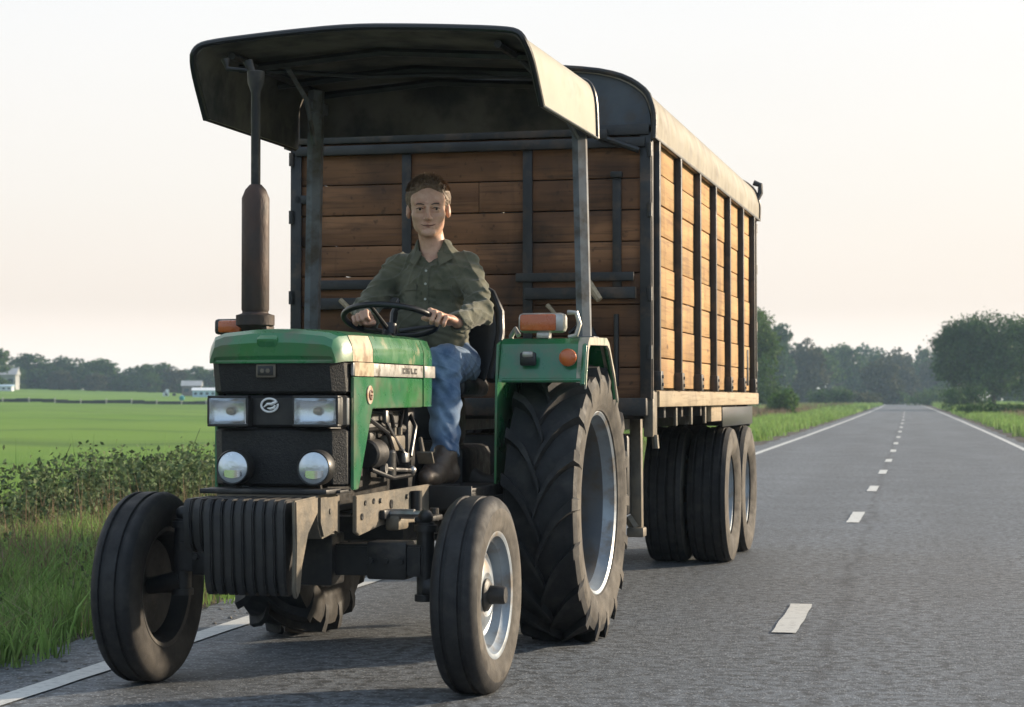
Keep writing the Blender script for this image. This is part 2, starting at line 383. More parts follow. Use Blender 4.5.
# ------------------------------------------------------------ wheels (axle along X, outer face towards +X)
def tyre_front(R0, w, rr, mats):
    bm = NB(); h = w / 2; p = []; mi = []
    def a(x, r, m): p.append((x, r)); mi.append(m)
    a(-h * .78, rr, 1); a(-h * .92, rr + .02, 1); a(-h, (R0 + rr) / 2 + .005, 1); a(-h * .97, R0 - .048, 1); a(-h * .86, R0 - .02, 0); a(-h * .70, R0 - .007, 0)
    for gx in (-.36, .36):
        g = h * gx; t = .011
        a(g - t * 1.5, R0 - .001, 0); a(g - t * .9, R0 - .002, 0); a(g - t * .6, R0 - .011, 0); a(g + t * .6, R0 - .011, 0); a(g + t * .9, R0 - .002, 0); a(g + t * 1.5, R0 - .001, 0)
    a(h * .70, R0 - .007, 0); a(h * .86, R0 - .02, 0); a(h * .97, R0 - .048, 2); a(h, (R0 + rr) / 2 + .005, 2)
    a(h * .985, (R0 + rr) / 2 - .008, 2); a(h * .92, rr + .028, 2); a(h * .90, rr + .020, 2); a(h * .78, rr, 2)
    lathe(bm, p, seg=72, mis=mi, cap=False)
    return bm
def rim_disc(R1, w, dish, bm=None, mi=0, barrel=True, dark=False):
    """flanged rim with a dished centre; the outer face looks towards +X"""
    bm = bm or NB(); h = w / 2
    pr = [(h * .88, R1 + .012), (h * .93, R1 + .012), (h * .95, R1 + .004), (h * .90, R1 - .010), (h * .70, R1 - .016), (h * .55, R1 - .030), (h * .05, R1 - .040), (dish - .0, R1 - .045),
          (dish + .018, R1 - .075), (dish + .012, R1 * .62), (dish + .030, R1 * .50), (dish + .034, R1 * .36), (dish + .028, R1 * .30), (dish + .028, .0005)]
    lathe(bm, pr, seg=64, mis=[mi] * 5 + [2 if dark else mi] * 8, cap=False)
    prb = [(dish - .004, .0005), (dish - .004, R1 * .6), (dish - .02, R1 - .05), (-h * .05, R1 - .040), (-h * .55, R1 - .032), (-h * .9, R1 - .012), (-h * .95, R1 + .004), (-h * .88, R1 + .012)]
    lathe(bm, prb, seg=64, mi=mi + 1, cap=False); return bm
def front_wheel(parent, x, y, side):
    w = empty('front_wheel'); w.parent = parent; w.location = (x, y, .375); w.rotation_euler = (rad(random.uniform(0, 60)), 0, 0 if side > 0 else math.pi)
    finish('tyre', tyre_front(.375, .185, .232, None), [rubber, dusty2, dusty if side > 0 else dusty2], w, 40)
    finish('rim', rim_disc(.232, .165, .005), [rim_m, grime], w, 30)
    bm = NB(); lathe(bm, [(.01, .062), (.042, .062), (.050, .050), (.052, .036), (.105, .034), (.112, .030)], seg=24)
    for k in range(6):
        a = k * math.pi / 3 + .3; bolts(bm, [(.018, .085 * math.cos(a), .085 * math.sin(a))], (1, 0, 0), .011, .018)
    finish('hub', bm, grime, w, 30)
    return w
def rear_tyre_bm(R0, w, rr):
    bm = NB(); h = w / 2; Rc = R0 - .034
    p = [(-h * .74, rr), (-h * .90, rr + .03), (-h * .98, rr + .10), (-h * .96, Rc - .045), (-h * .90, Rc - .012), (-h * .5, Rc + .002), (0, Rc + .006), (h * .5, Rc + .002), (h * .90, Rc - .012),
         (h * .96, Rc - .045), (h * .985, rr + .12), (h * .98, rr + .085), (h * .955, rr + .078), (h * .94, rr + .04), (h * .90, rr + .030), (h * .86, rr + .012), (h * .74, rr)]
    mi = [1, 1, 1, 1, 0, 0, 0, 0, 0, 2, 2, 2, 2, 2, 2, 2]
    lathe(bm, p, seg=80, mis=mi, cap=False)
    # bar lugs, 20 a side, swept from just past the centre to the shoulder and a little down the sidewall
    def sec(t, side):
        if t < .8:
            q = t / .8; x = -.012 + (h * .93 + .012) * q; r = Rc + .006 - .02 * q ** 3; hh = .034 + .004 * q; wd = .042 + .018 * q
        else:
            q = (t - .8) / .2; x = h * (.93 + .07 * q); r = Rc - .014 - .075 * q; hh = .040 * (1 - q) + .004; wd = .060 - .010 * q
        return x * side, r, hh, wd
    nl = 18
    for side in (-1, 1):
        for k in range(nl):
            ph0 = 2 * math.pi * (k + (.5 if side > 0 else 0)) / nl; rings = []; jw = random.uniform(-.003, .003)
            for t in (0, .12, .3, .5, .68, .8, .88, .95, 1):
                x, r, hh, wd = sec(t, side); ph = ph0 - .42 * (1 - math.exp(-1.6 * min(t, .8) / .8)) / .8 * 1.0
                ring = []
                for (dw, dh) in ((-.56, -.012), (-.40, hh + jw), (.40, hh + jw), (.56, -.012)):
                    if t > .8: rr_ = r + (dh if dh < 0 else hh * .6); xx = x + side * (.014 * (1 - (t - .8) / .2) if dh > 0 else -.004)
                    else: rr_ = r + dh; xx = x
                    a = ph + dw * wd / r; ring.append(bm.verts.new((xx, rr_ * math.cos(a), rr_ * math.sin(a))))
                rings.append(ring)
            fs = []
            for a, b in zip(rings, rings[1:]):
                for i in range(3): fs.append(bm.faces.new((a[i], a[i + 1], b[i + 1], b[i])))
            fs.append(bm.faces.new(rings[0][::-1])); fs.append(bm.faces.new(rings[-1]))
            bmesh.ops.recalc_face_normals(bm, faces=fs)
            if side > 0:
                for f in fs[-7:]: f.material_index = 2
    return bm
def rear_wheel(parent, x, side):
    w = empty('rear_wheel'); w.parent = parent; w.location = (x, 0, .637); w.rotation_euler = (rad(12 if side > 0 else 5), 0, 0 if side > 0 else math.pi)
    finish('tyre', rear_tyre_bm(.637, .345, .415), [rubber, dusty2, dusty], w, 32)
    bm = rim_disc(.415, .30, -.115, dark=True); finish('rim', bm, [rim_m, grime, M('shaded_wheel_centre', (.055, .065, .08), .5, col2=(.09, .095, .10), scale=5, dirt=(.07, .055, .04), dscale=7)], w, 30)  # shade deep inside the rim is painted in as a darker centre
    bm = NB(); lathe(bm, [(-.10, .11), (-.07, .11), (-.06, .09), (-.015, .085), (-.005, .06)], seg=28)
    for k in range(8):
        a = k * math.pi / 4; bolts(bm, [(-.09, .15 * math.cos(a), .15 * math.sin(a))], (1, 0, 0), .014, .02)
    finish('hub', bm, grime, w, 30); return w

# ------------------------------------------------------------ tractor  (x towards picture right, y backwards, z up; origin under the rear axle)
T_RZ = -math.atan((1030 - 512) / F_PX)
TRAC = tag(empty('tractor', (-.383, 9.446, 0), T_RZ), 'green and black farm tractor with a roof canopy, in front of the wooden trailer', 'tractor')
front_wheel(TRAC, .705, -1.72, 1); front_wheel(TRAC, -.642, -1.72, -1)
rear_wheel(TRAC, .665, 1); rear_wheel(TRAC, -.650, -1)

# front axle with king pins, steering arms, track rod
bm = NB(); prism(bm, [(-.50, .47), (.50, .47), (.50, .55), (.22, .575), (-.22, .575), (-.50, .55)][::-1] and [(-1.765, .44), (-1.765, .56), (-1.675, .56), (-1.675, .44)], 'X', -.50, .50, .008)
box(bm, (0, -1.72, .50), (.30, .15, .20), bev=.012); box(bm, (-.36, -1.72, .500), (.16, .11, .145), bev=.01); box(bm, (.36, -1.72, .500), (.16, .11, .145), bev=.01)
bolts(bm, [(.30, -1.777, .50), (.36, -1.777, .50), (.42, -1.777, .50), (-.30, -1.777, .50), (-.36, -1.777, .50), (-.42, -1.777, .50)], (0, -1, 0), .012, .012)
finish('front_axle', bm, grime, TRAC)
for s in (-1, 1):
    bm = NB(); tube(bm, [(s * .50, -1.72, .35), (s * .50, -1.72, .645)], .034, 16); tube(bm, [(s * .50, -1.72, .345), (s * .50, -1.72, .37)], .042, 16)
    tube(bm, [(s * .50, -1.72, .61), (s * .50, -1.72, .635)], .045, 16); sphere(bm, (s * .50, -1.72, .665), .030); tube(bm, [(s * .50, -1.72, .40), (s * .65, -1.72, .375)], [.045, .032], 14)
    box(bm, (s * .485, -1.63, .655), (.05, .22, .022), bev=.006); tube(bm, [(s * .48, -1.54, .64), (s * .48, -1.54, .69)], .018, 10)
    finish('king_pin', bm, grime, TRAC)
bm = NB(); tube(bm, [(-.48, -1.54, .665), (.48, -1.54, .665)], .014, 10); tube(bm, [(.18, -1.54, .665), (.40, -1.54, .665)], .020, 10)
finish('track_rod', bm, steel, TRAC)

# front support casting and side rails
bm = NB(); prism(bm, [(-2.14, .765), (-2.14, .66), (-2.10, .60), (-1.97, .615), (-1.915, .60), (-1.915, .765)], 'X', -.19, .225, .010)
bolts(bm, [(.225, -2.03, .70)], (1, 0, 0), .012, .004)
finish('front_casting', bm, iron, TRAC)
for s in (-1, 1):
    bm = NB(); prism(bm, [(-1.90, .752), (-1.90, .612), (-1.86, .60), (-1.60, .622), (-1.45, .62), (-.90, .60), (-.90, .757)], 'X', s * .275 - .008, s * .275 + .008, .003)
    for (yy, zz, r_) in ((-1.84, .67, .013), (-1.80, .72, .010), (-1.70, .722, .011), (-1.48, .70, .018), (-1.20, .70, .016)): lathe(bm, [(s * .284, r_), (s * .287, r_), (s * .2875, r_ * .7), (s * .2845, .0004)], c=(0, yy, zz), seg=16, mi=1)
    box(bm, (s * .29, -1.58, .665), (.03, .085, .035), bev=.004, mi=1); box(bm, (s * .315, -1.50, .63), (.06, .13, .06), bev=.012, mi=0)
    tube(bm, [(s * .30, -1.20, .66), (s * .30, -1.20, .74)], .026, 12, 1)
    bolts(bm, [(s * .282, -1.62, .72), (s * .282, -1.36, .64), (s * .282, -1.28, .72), (s * .282, -1.05, .65)], (s, 0, 0), .011, .010)
    finish('side_rail', bm, [iron, plastic], TRAC)

# front weights: ten plates hung side by side
bm = NB()
for k in range(10):
    x = -.195 + k * .0400; top = .758; dep = 0.0
    prof = [(-2.372, top - .012), (-2.385, top - .05), (-2.372, .60 if k < 2 else .47), (-2.35, .57 if k < 2 else .415), (-2.30, .56 if k < 2 else .41), (-2.26, .60), (-2.20, .66), (-2.13, .68), (-2.13, top), (-2.36, top)]
    prism(bm, prof, 'X', x - .0150, x + .0150, .005)
    if k < 9: prism(bm, [(y_ + (.013 if y_ < -2.25 else 0), z_ - (.010 if z_ > .7 else -.010)) for y_, z_ in prof], 'X', x + .0140, x + .0262)
finish('front_weights', bm, grime, TRAC)
bm = NB(); prism(bm, [(-2.38, .756), (-2.37, .60), (-2.38, .44), (-2.36, .405), (-2.33, .43), (-2.31, .52), (-2.25, .63), (-2.15, .70), (-2.15, .762)], 'X', .205, .222, .005)
finish('weight_end_plate', bm, iron, TRAC)
bm = NB(); box(bm, (.0, -2.06, .775), (.50, .16, .018), bev=.004); box(bm, (.24, -1.97, .772), (.05, .12, .012), bev=.003); finish('grille_sill', bm, grime, TRAC)

# grille: shaped black front with recessed band for the lamps
def ring_(z, yf, hw, chx, ys_, zt=0):   # front outline with chamfered corners, left to right
    return [(-hw, ys_, z), (-hw, yf + chx, z), (-hw + chx * .9, yf, z), (hw - chx * .9, yf, z), (hw, yf + chx, z), (hw, ys_, z)]
def grille_part(name, z0, z1, yf0, yf1, hw, mat, ch=.045, inset=0):
    bm = NB(); secs = []
    for z, yf, q in ((z0, yf0 + .012, hw - .012), (z0 + .010, yf0, hw), (z1 - .010, yf1, hw), (z1, yf1 + .012, hw - .012)):
        secs.append([Vector(p) for p in ring_(z, yf, q, ch, -1.90)])
    loft(bm, secs); return finish(name, bm, mat, TRAC, 25)
grille_part('lower_grille', .788, 1.005, -1.985, -2.000, .262, grille_m)
band = grille_part('lamp_band', 1.010, 1.130, -2.006, -2.008, .266, black)
grille_part('upper_grille', 1.135, 1.262, -2.004, -2.030, .262, grille_m)
bm = NB(); box(bm, (.251, -1.968, 1.07), (.010, .05, .10), rot=(0, 0, rad(-47)), bev=.003); finish('lamp_surround', bm, alloy, TRAC)
# small plate and oval badge on the grille
bm = NB(); box(bm, (-.030, -2.030, 1.222), (.080, .012, .052), bev=.006); box(bm, (-.030, -2.037, 1.222), (.062, .006, .036), bev=.004, mi=1); bolts(bm, [(-.041, -2.039, 1.222), (-.019, -2.039, 1.222)], (0, -1, 0), .009, .004)
finish('name_plate', bm, [iron, black], TRAC)
bm = NB()
def arc(cx, cz, rx, rz, a0, a1, n=20): return [(cx + rx * math.cos(rad(a0 + (a1 - a0) * i / n)), -2.014, cz + rz * math.sin(rad(a0 + (a1 - a0) * i / n))) for i in range(n + 1)]
tube(bm, arc(-.022, 1.093, .033, .025, 35, 330), .0042, 6); tube(bm, arc(-.022, 1.093, .033, .025, 330, 372), .0042, 6)
tube(bm, [(-.045, -2.015, 1.086), (-.029, -2.016, 1.098), (-.013, -2.016, 1.097), (-.003, -2.016, 1.102), (.010, -2.015, 1.106)], [.002, .005, .006, .006, .002], 6)
tube(bm, [(-.030, -2.016, 1.082), (-.018, -2.016, 1.080), (-.004, -2.016, 1.083), (.001, -2.016, 1.093)], [.002, .005, .006, .004], 6)
finish('emblem', bm, whitep, TRAC)

glass = M('lamp_glass', (.9, .93, .95), .04, trans=.92, bump=.0012, bscale=60, stretch=(1.5, 1, .25)); chrome = M('lamp_chrome', (.90, .93, .96), .22, metal=1, bump=.0008, bscale=50)
for (x0, x1) in ((-.250, -.102), (.090, .254)):
    xc, hw, hh_ = (x0 + x1) / 2, (x1 - x0) / 2, .049
    bm = NB(); box(bm, (xc, -2.000, 1.071), (2 * hw + .016, .030, .112), bev=.010)
    for dx, dz, sx_, sz_ in ((0, hh_ + .004, 2 * hw + .016, .010), (0, -hh_ - .004, 2 * hw + .016, .010), (hw + .004, 0, .010, 2 * hh_), (-hw - .004, 0, .010, 2 * hh_)): box(bm, (xc + dx, -2.030, 1.071 + dz), (sx_, .040, sz_), bev=.003)
    o = finish('headlight', bm, black, TRAC)
    bm = NB(); nn = 14; G = [[bm.verts.new((xc + hw * (2 * i / nn - 1), -2.046 + .029 * (1 - (2 * i / nn - 1) ** 4) ** .7 * (1 - (2 * j / nn - 1) ** 4) ** .7, 1.071 + hh_ * (2 * j / nn - 1))) for i in range(nn + 1)] for j in range(nn + 1)]
    for j in range(nn):
        for i in range(nn): bm.faces.new((G[j][i], G[j][i + 1], G[j + 1][i + 1], G[j + 1][i]))
    finish('reflector', bm, chrome, o, 80)
    bm = NB(); sphere(bm, (xc, -2.026, 1.071), (.016, .010, .013)); finish('bulb', bm, M('bulb_cap', (.35, .22, .10), .3, metal=.5), o)
    bm = NB(); box(bm, (xc, -2.051, 1.071), (2 * hw, .004, 2 * hh_), bev=.0015); finish('lens', bm, glass, o)
for x in (-.140, .180):
    bm = NB(); lathe(bm, [(-2.078, .0555), (-2.086, .057), (-2.090, .063), (-2.080, .067), (-2.03, .066), (-2.00, .052), (-1.985, .02)], c=(x, 0, .862), axis='Y', seg=36, cap=False)
    tube(bm, [(x, -2.03, .80), (x, -2.02, .78)], .012, 8); o = finish('work_light', bm, black, TRAC)
    bm = NB(); lathe(bm, [(-2.0865, .058), (-2.094, .045), (-2.098, .022), (-2.0985, .0005)], c=(x, 0, .862), axis='Y', seg=36); finish('lens', bm, lensm, o)
    bm = NB(); loft(bm, [[Vector((x + .003 + .046 * t, -2.099 + .010 * t * t - k_ * .002, .862 - .010 - .030 * math.sqrt(max(0, 1 - t * t * .8)) * q_)) for q_, k_ in ((0, 0), (0, 1), (1, 1), (1, 0))] for t in np.linspace(-.8, .8, 9)]); finish('reflector', bm, bulb, o, 80)  # bright crescent over the lower lens, a modelled-in reflection

# bonnet: nose cap, upper hood, decal stripe, side panels
def hood_sec(y, z0, z1, hw, dx=.0, crown=.012, r=.045):
    pts = [(-hw, y, z0), (-hw - dx * 0, y, z1 - r * 1.5), (-hw + .006, y, z1 - r), (-hw + r * .45, y, z1 - r * .28), (-hw + r * 1.2, y, z1), (-hw * .35, y, z1 + crown), (0, y, z1 + crown * 1.25), (hw * .35, y, z1 + crown),
           (hw - r * 1.2, y, z1), (hw - r * .45, y, z1 - r * .28), (hw - .006, y, z1 - r), (hw, y, z1 - r * 1.5), (hw, y, z0)]
    return [Vector(p) for p in pts]
bm = NB(); secs = []
for y, z0, z1, hw, cr_ in ((-2.030, 1.256, 1.262, .238, .001), (-2.040, 1.250, 1.275, .243, .003), (-2.044, 1.250, 1.318, .250, .008), (-2.030, 1.252, 1.350, .258, .011), (-2.000, 1.256, 1.364, .270, .012), (-1.94, 1.258, 1.368, .281, .012)):
    secs.append(hood_sec(y, z0, z1, hw, 0, cr_, min(.05, (z1 - z0) * .55)))
loft(bm, secs); box(bm, (-.02, -2.012, 1.338), (.085, .08, .05), bev=.012, rot=(rad(28), 0, 0)); finish('nose_cap', bm, green, TRAC, 22)
cream = M('cream_glare_panel', (.56, .47, .31), .4, col2=(.47, .38, .24), scale=7, dirt=(.24, .15, .08), dscale=16, damt=.35, coat=.2)  # low-sky glare on the nose sides painted as cream, with brown stains
green_hl = M('highlit_green_paint', (.022, .155, .065), .28, col2=(.045, .20, .05), scale=5, bump=.0015, bscale=9, dirt=(.50, .40, .24), dscale=8, damt=.16, coat=.8)  # cream patches are highlights painted into the green
bm = NB(); loft(bm, [hood_sec(-1.936, 1.258, 1.368, .281), hood_sec(-1.705, 1.258, 1.372, .282)])
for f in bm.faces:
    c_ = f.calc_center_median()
    if abs(c_.x) > .262: f.material_index = 1  # side faces take the painted glare
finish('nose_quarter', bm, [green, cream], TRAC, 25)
bm = NB(); loft(bm, [hood_sec(-1.699, 1.258, 1.372, .282), hood_sec(-1.35, 1.258, 1.374, .283), hood_sec(-1.045, 1.258, 1.374, .283)]); finish('hood', bm, green_hl, TRAC, 25)
for s in (-1, 1): bm = NB(); prism(bm, [(-1.925, 1.203), (-1.704, 1.203), (-1.704, 1.255), (-1.925, 1.255)], 'X', s * .2845 - .0012, s * .2845 + .0012); finish('nose_glare', bm, cream, TRAC)  # same painted glare carried down over the stripe height
bm = NB(); loft(bm, [hood_sec(-1.036, 1.084, 1.374, .283), hood_sec(-.93, 1.084, 1.372, .283), hood_sec(-.895, 1.086, 1.360, .276, r=.05), hood_sec(-.875, 1.09, 1.34, .262, r=.05)]); finish('dash_cowl', bm, green, TRAC, 25)
for s in (-1, 1):
    bm = NB(); box(bm, (s * .277, -1.49, 1.229), (.012, .884, .050), bev=.003); o = finish('stripe', bm, stripe_m, TRAC)
    bm = NB(); box(bm, (s * .277, -.958, 1.229), (.020, .150, .050), bev=.003); finish('stripe', bm, stripe_m, TRAC)
    bm = NB(); prism(bm, [(-1.925, 1.200), (-1.925, .775), (-1.865, .775), (-1.70, 1.08), (-1.045, 1.082), (-1.045, 1.200)], 'X', s * .274 - .006, s * .274 + .006, .003); finish('side_panel', bm, green, TRAC)
    # worn dark lettering on the stripe, joined by its backing film
    bm = NB(); box(bm, (s * .2836, -1.235, 1.229), (.0015, .215, .030), mi=1)
    for (dy, w_, h_, dz) in ((0, .040, .024, 0), (.050, .010, .024, 0), (.068, .030, .024, 0), (.112, .012, .024, 0), (.128, .022, .008, -.008), (.160, .034, .024, 0)):
        box(bm, (s * .2848, -1.335 + dy + w_ / 2, 1.229 + dz), (.0022, w_, h_))
    for (dy, w_, h_, dz) in ((.012, .016, .008, 0), (.076, .014, .008, .004), (.172, .012, .010, 0)):
        box(bm, (s * .2861, -1.335 + dy + w_ / 2, 1.229 + dz), (.001, w_, h_), mi=1)
    finish('lettering', bm, [black, stripe_m], o)
    bm = NB(); lathe(bm, [(s * .279, .036), (s * .285, .036), (s * .286, .030), (s * .2862, .0004)], c=(0, -1.742, 1.132), seg=28); b_ = finish('badge', bm, M('badge_ring', (.55, .50, .40), .45, col2=(.35, .15, .06), scale=40), TRAC)
    bm = NB(); tube(bm, [(s * .287, -1.742 + .017 * math.cos(rad(a)), 1.132 + .017 * math.sin(rad(a))) for a in range(30, 331, 20)], .004, 6); box(bm, (s * .288, -1.732, 1.130), (.004, .016, .006))
    finish('badge_mark', bm, M('badge_brown', (.12, .04, .02), .5), b_)
bm = NB(); box(bm, (0, -1.49, 1.23), (.540, .86, .04)); finish('bonnet_frame', bm, black, TRAC)

# engine and driveline
bm = NB(); box(bm, (0, -1.38, .86), (.30, .92, .36), bev=.02); box(bm, (0, -1.36, 1.08), (.24, .80, .12), bev=.02)
for k in range(3): box(bm, (.13, -1.56 + k * .24, 1.0), (.10, .16, .14), bev=.015)
tube(bm, [(.18, -1.62, 1.00), (.20, -1.35, 1.01), (.20, -1.08, .99)], .022, 10); box(bm, (0, -1.62, .98), (.40, .04, .36), bev=.01)
finish('engine_block', bm, grime, TRAC)
bm = NB(); lathe(bm, [(-1.60, .05), (-1.59, .058), (-1.47, .058), (-1.46, .045), (-1.44, .02)], c=(.215, 0, .90), axis='Y', seg=24); box(bm, (.20, -1.53, .965), (.05, .07, .04), bev=.008); finish('alternator', bm, grime, TRAC)
bm = NB(); tube(bm, [(.215, -1.33, .80), (.215, -1.33, .90)], .040, 20); sphere(bm, (.215, -1.33, .90), (.040, .040, .02)); finish('oil_filter', bm, plastic, TRAC)
bm = NB(); box(bm, (.215, -1.25, .935), (.05, .20, .065), bev=.01); tube(bm, [(.235, -1.30, .97), (.235, -1.30, 1.00)], .013, 8); tube(bm, [(.235, -1.22, .97), (.235, -1.22, 1.0)], .013, 8); finish('injection_pump', bm, iron, TRAC)
bm = NB()
for (a, b, c) in (((.235, -1.30, 1.0), (.25, -1.38, 1.06), (.16, -1.5, 1.07)), ((.235, -1.22, 1.0), (.26, -1.25, 1.07), (.16, -1.3, 1.08)), ((.24, -1.60, .84), (.27, -1.42, .80), (.24, -1.05, .80)), ((.25, -1.12, .88), (.25, -1.05, 1.0), (.2, -1.0, 1.07)), ((.23, -1.64, 1.05), (.26, -1.45, .98), (.22, -1.2, .85))):
    tube(bm, [a, Vector(a).lerp(Vector(b), .6), b, Vector(b).lerp(Vector(c), .5), c], .009, 8)
finish('hoses', bm, plastic, TRAC)
bm = NB(); box(bm, (.235, -1.40, 1.045), (.02, .04, .05), bev=.004); box(bm, (.25, -1.185, .875), (.02, .05, .04), bev=.004); tube(bm, [(.24, -1.47, .84), (.262, -1.47, .84)], .02, 12); sphere(bm, (.25, -1.10, .82), .02); tube(bm, [(.24, -1.47, .84), (.245, -1.30, .83), (.25, -1.10, .82)], .008, 6); tube(bm, [(.235, -1.40, 1.03), (.24, -1.28, .95), (.25, -1.185, .89)], .006, 6); finish('engine_fittings', bm, steel, TRAC)
bm = NB(); box(bm, (0, -.50, .72), (.36, .95, .42), bev=.03); box(bm, (0, .05, .68), (.44, .50, .44), bev=.04)
for s in (-1, 1): lathe(bm, [(s * .2, .17), (s * .26, .13), (s * .44, .10), (s * .47, .14), (s * .50, .14)], c=(0, 0, .637), seg=24)
box(bm, (0, .36, .62), (.16, .20, .20), bev=.02)
finish('gearbox', bm, grime, TRAC)
bm = NB(); box(bm, (0, -.99, .92), (.44, .10, .42), bev=.02); box(bm, (0, -.93, 1.22), (.40, .10, .24), bev=.03); finish('bulkhead', bm, black, TRAC)

# footboards, pedals, drawbar
for s in (-1, 1):
    bm = NB(); box(bm, (s * .355, -.68, .732), (.23, .56, .018), bev=.004); box(bm, (s * .462, -.68, .716), (.014, .56, .045), bev=.004); box(bm, (s * .36, -.955, .70), (.22, .012, .10), bev=.004)
    finish('footboard', bm, grime, TRAC)
bm = NB(); tube(bm, [(.24, -.95, .95), (.27, -1.0, .88)], .010, 8); box(bm, (.28, -1.005, .87), (.07, .012, .06), rot=(rad(35), 0, 0), bev=.004); finish('pedal', bm, iron, TRAC)
bm = NB(); box(bm, (0, .62, .42), (.09, .62, .04), bev=.006); tube(bm, [(0, .90, .38), (0, .90, .50)], .018, 10)
for s in (-1, 1): tube(bm, [(s * .30, .10, .45), (s * .30, .55, .50)], .02, 8)
finish('drawbar', bm, grime, TRAC)
# battery / tank box between seat and engine on the far side, dark
bm = NB(); box(bm, (-.33, -.55, .90), (.16, .34, .26), bev=.02); finish('fuel_tank', bm, black, TRAC)

# mudguards
def arcp(pts, t):  # offset polyline copy inward
    return pts
for s in (1, -1):
    bm = NB()
    prof = [(-.47, 1.190), (-.455, 1.245), (-.42, 1.360), (-.39, 1.385), (-.02, 1.392), (.03, 1.372), (.16, 1.235), (.22, 1.13)]
    inner = [(y + (.0 if i == 0 else .010), z - .012 + (.0 if i else .012)) for i, (y, z) in enumerate(prof)]
    x0, x1 = (s * .455, s * .838)
    poly = prof + inner[::-1]
    prism(bm, [(y, z) for y, z in poly], 'X', min(x0, x1), max(x0, x1))
    # rolled outer lip
    lip = [(s * .838, y, z - .012) for y, z in prof]; tube(bm, lip, .013, 8, 0)
    tube(bm, [(s * .47, -.464, 1.198), (s * .832, -.464, 1.198)], .010, 8)
    g = finish('mudguard', bm, green, TRAC, 30)
    bm = NB(); loft(bm, [[Vector((s * .843 + a, y, z + b)) for a, b in ((-.035, .004), (.010, .004), (.012, -.030), (.004, -.032), (.002, -.004), (-.035, -.002))] for y, z in prof]); finish('glare_lip', bm, M('cream_lip_glare', (.50, .44, .33), .45, col2=(.38, .33, .25), scale=9, dirt=(.06, .16, .08), dscale=14, damt=.35), g, 40)  # pale lip colour imitates bright sky glancing off the edge
    # inner wall between seat and wheel
    bm = NB(); prism(bm, [(-.455, 1.36), (-.48, 1.19), (-.50, .74), (-.38, .72), (-.30, .95), (.25, .95), (.22, 1.12), (.03, 1.36), (-.02, 1.385), (-.39, 1.38)], 'X', s * .448 - .005, s * .448 + .005); finish('mudguard_wall', bm, green, TRAC)
    if s > 0:
        bm = NB(); box(bm, (.592, -.474, 1.292), (.075, .018, .060), bev=.01); box(bm, (.592, -.478, 1.312), (.050, .03, .03), bev=.01, mi=1); finish('rear_facing_lamp', bm, [plastic, alloy], g)
        bm = NB(); lathe(bm, [(-.470, .040), (-.482, .038), (-.490, .028), (-.494, .012), (-.4945, .0004)], c=(.772, 0, 1.298), axis='Y', seg=24); finish('reflector', bm, amber, g)
        # turn lamp lying on the mudguard
        bm = NB(); box(bm, (.635, -.375, 1.455), (.215, .08, .088), bev=.022); box(bm, (.64, -.375, 1.40), (.06, .05, .03), bev=.006)
        tube(bm, [(.75, -.36, 1.39), (.785, -.36, 1.40), (.80, -.36, 1.45), (.785, -.36, 1.50), (.745, -.36, 1.502)], .011, 8); tube(bm, [(.52, -.36, 1.40), (.50, -.34, 1.43), (.475, -.32, 1.40), (.47, -.30, 1.36)], .012, 8)
        o = finish('turn_lamp', bm, alloy, TRAC)
        bm = NB(); box(bm, (.622, -.412, 1.455), (.165, .026, .074), bev=.010); finish('lens', bm, amber, o)
# exhaust
bm = NB(); EX, EY = -.298, -1.47
lathe(bm, [(1.37, .030), (1.40, .055), (1.415, .078), (1.455, .078), (1.462, .055), (1.468, .052), (1.478, .056), (1.93, .056), (1.965, .042), (1.985, .024)], c=(EX, EY, 0), axis='Z', seg=32)
box(bm, (EX + .01, EY + .01, 1.40), (.11, .09, .04), bev=.012)
o = finish('exhaust', bm, rust, TRAC, 40)
bm = NB(); lathe(bm, [(1.97, .0195), (2.36, .0195), (2.40, .034), (2.445, .036), (2.447, .030), (2.37, .012)], c=(EX, EY, 0), axis='Z', seg=24)
tube(bm, [(EX - .01, EY, 2.43), (EX - .03, EY, 2.475), (EX - .035, EY, 2.49)], [.012, .018, .020], 10)
tube(bm, [(EX - .02, EY, 2.45), (EX - .12, EY - .01, 2.46), (EX - .13, EY - .01, 2.50)], [.007, .010, .018], 10)
finish('stack_pipe', bm, grime, o, 40)
# left turn lamp on its bracket
bm = NB(); box(bm, (-.435, -1.40, 1.412), (.125, .055, .064), bev=.014); box(bm, (-.345, -1.41, 1.40), (.10, .02, .022), bev=.004); o = finish('turn_lamp', bm, black, TRAC)
bm = NB(); box(bm, (-.425, -1.43, 1.412), (.10, .02, .050), bev=.008); finish('lens', bm, amber, o)

# seat
bm = NB(); box(bm, (.06, -.17, 1.17), (.44, .42, .09), bev=.035); finish('seat', bm, vinyl, TRAC)
bm = NB(); secs = []
for (z, hw, y) in ((1.20, .20, .015), (1.30, .235, .03), (1.45, .245, .05), (1.56, .225, .065), (1.64, .16, .075), (1.665, .08, .08)):
    secs.append([Vector((.08 + hw * math.cos(a) * 1.0, y - .035 * abs(math.cos(a)) ** 2 * 2 + .035 * math.sin(a), z)) for a in np.linspace(0, 2 * math.pi, 20, endpoint=False)])
loft(bm, secs); finish('backrest', bm, vinyl, TRAC, 50)
bm = NB(); tube(bm, [(.325, -.12, 1.20), (.335, -.06, 1.30), (.345, -.02, 1.42), (.335, .01, 1.52), (.29, .03, 1.61), (.20, .05, 1.66), (.06, .06, 1.675), (-.06, .05, 1.66), (-.14, .03, 1.61), (-.18, .0, 1.52), (-.18, -.02, 1.42), (-.175, -.06, 1.30)], .022, 10); finish('backrest_rim', bm, vinyl, TRAC)
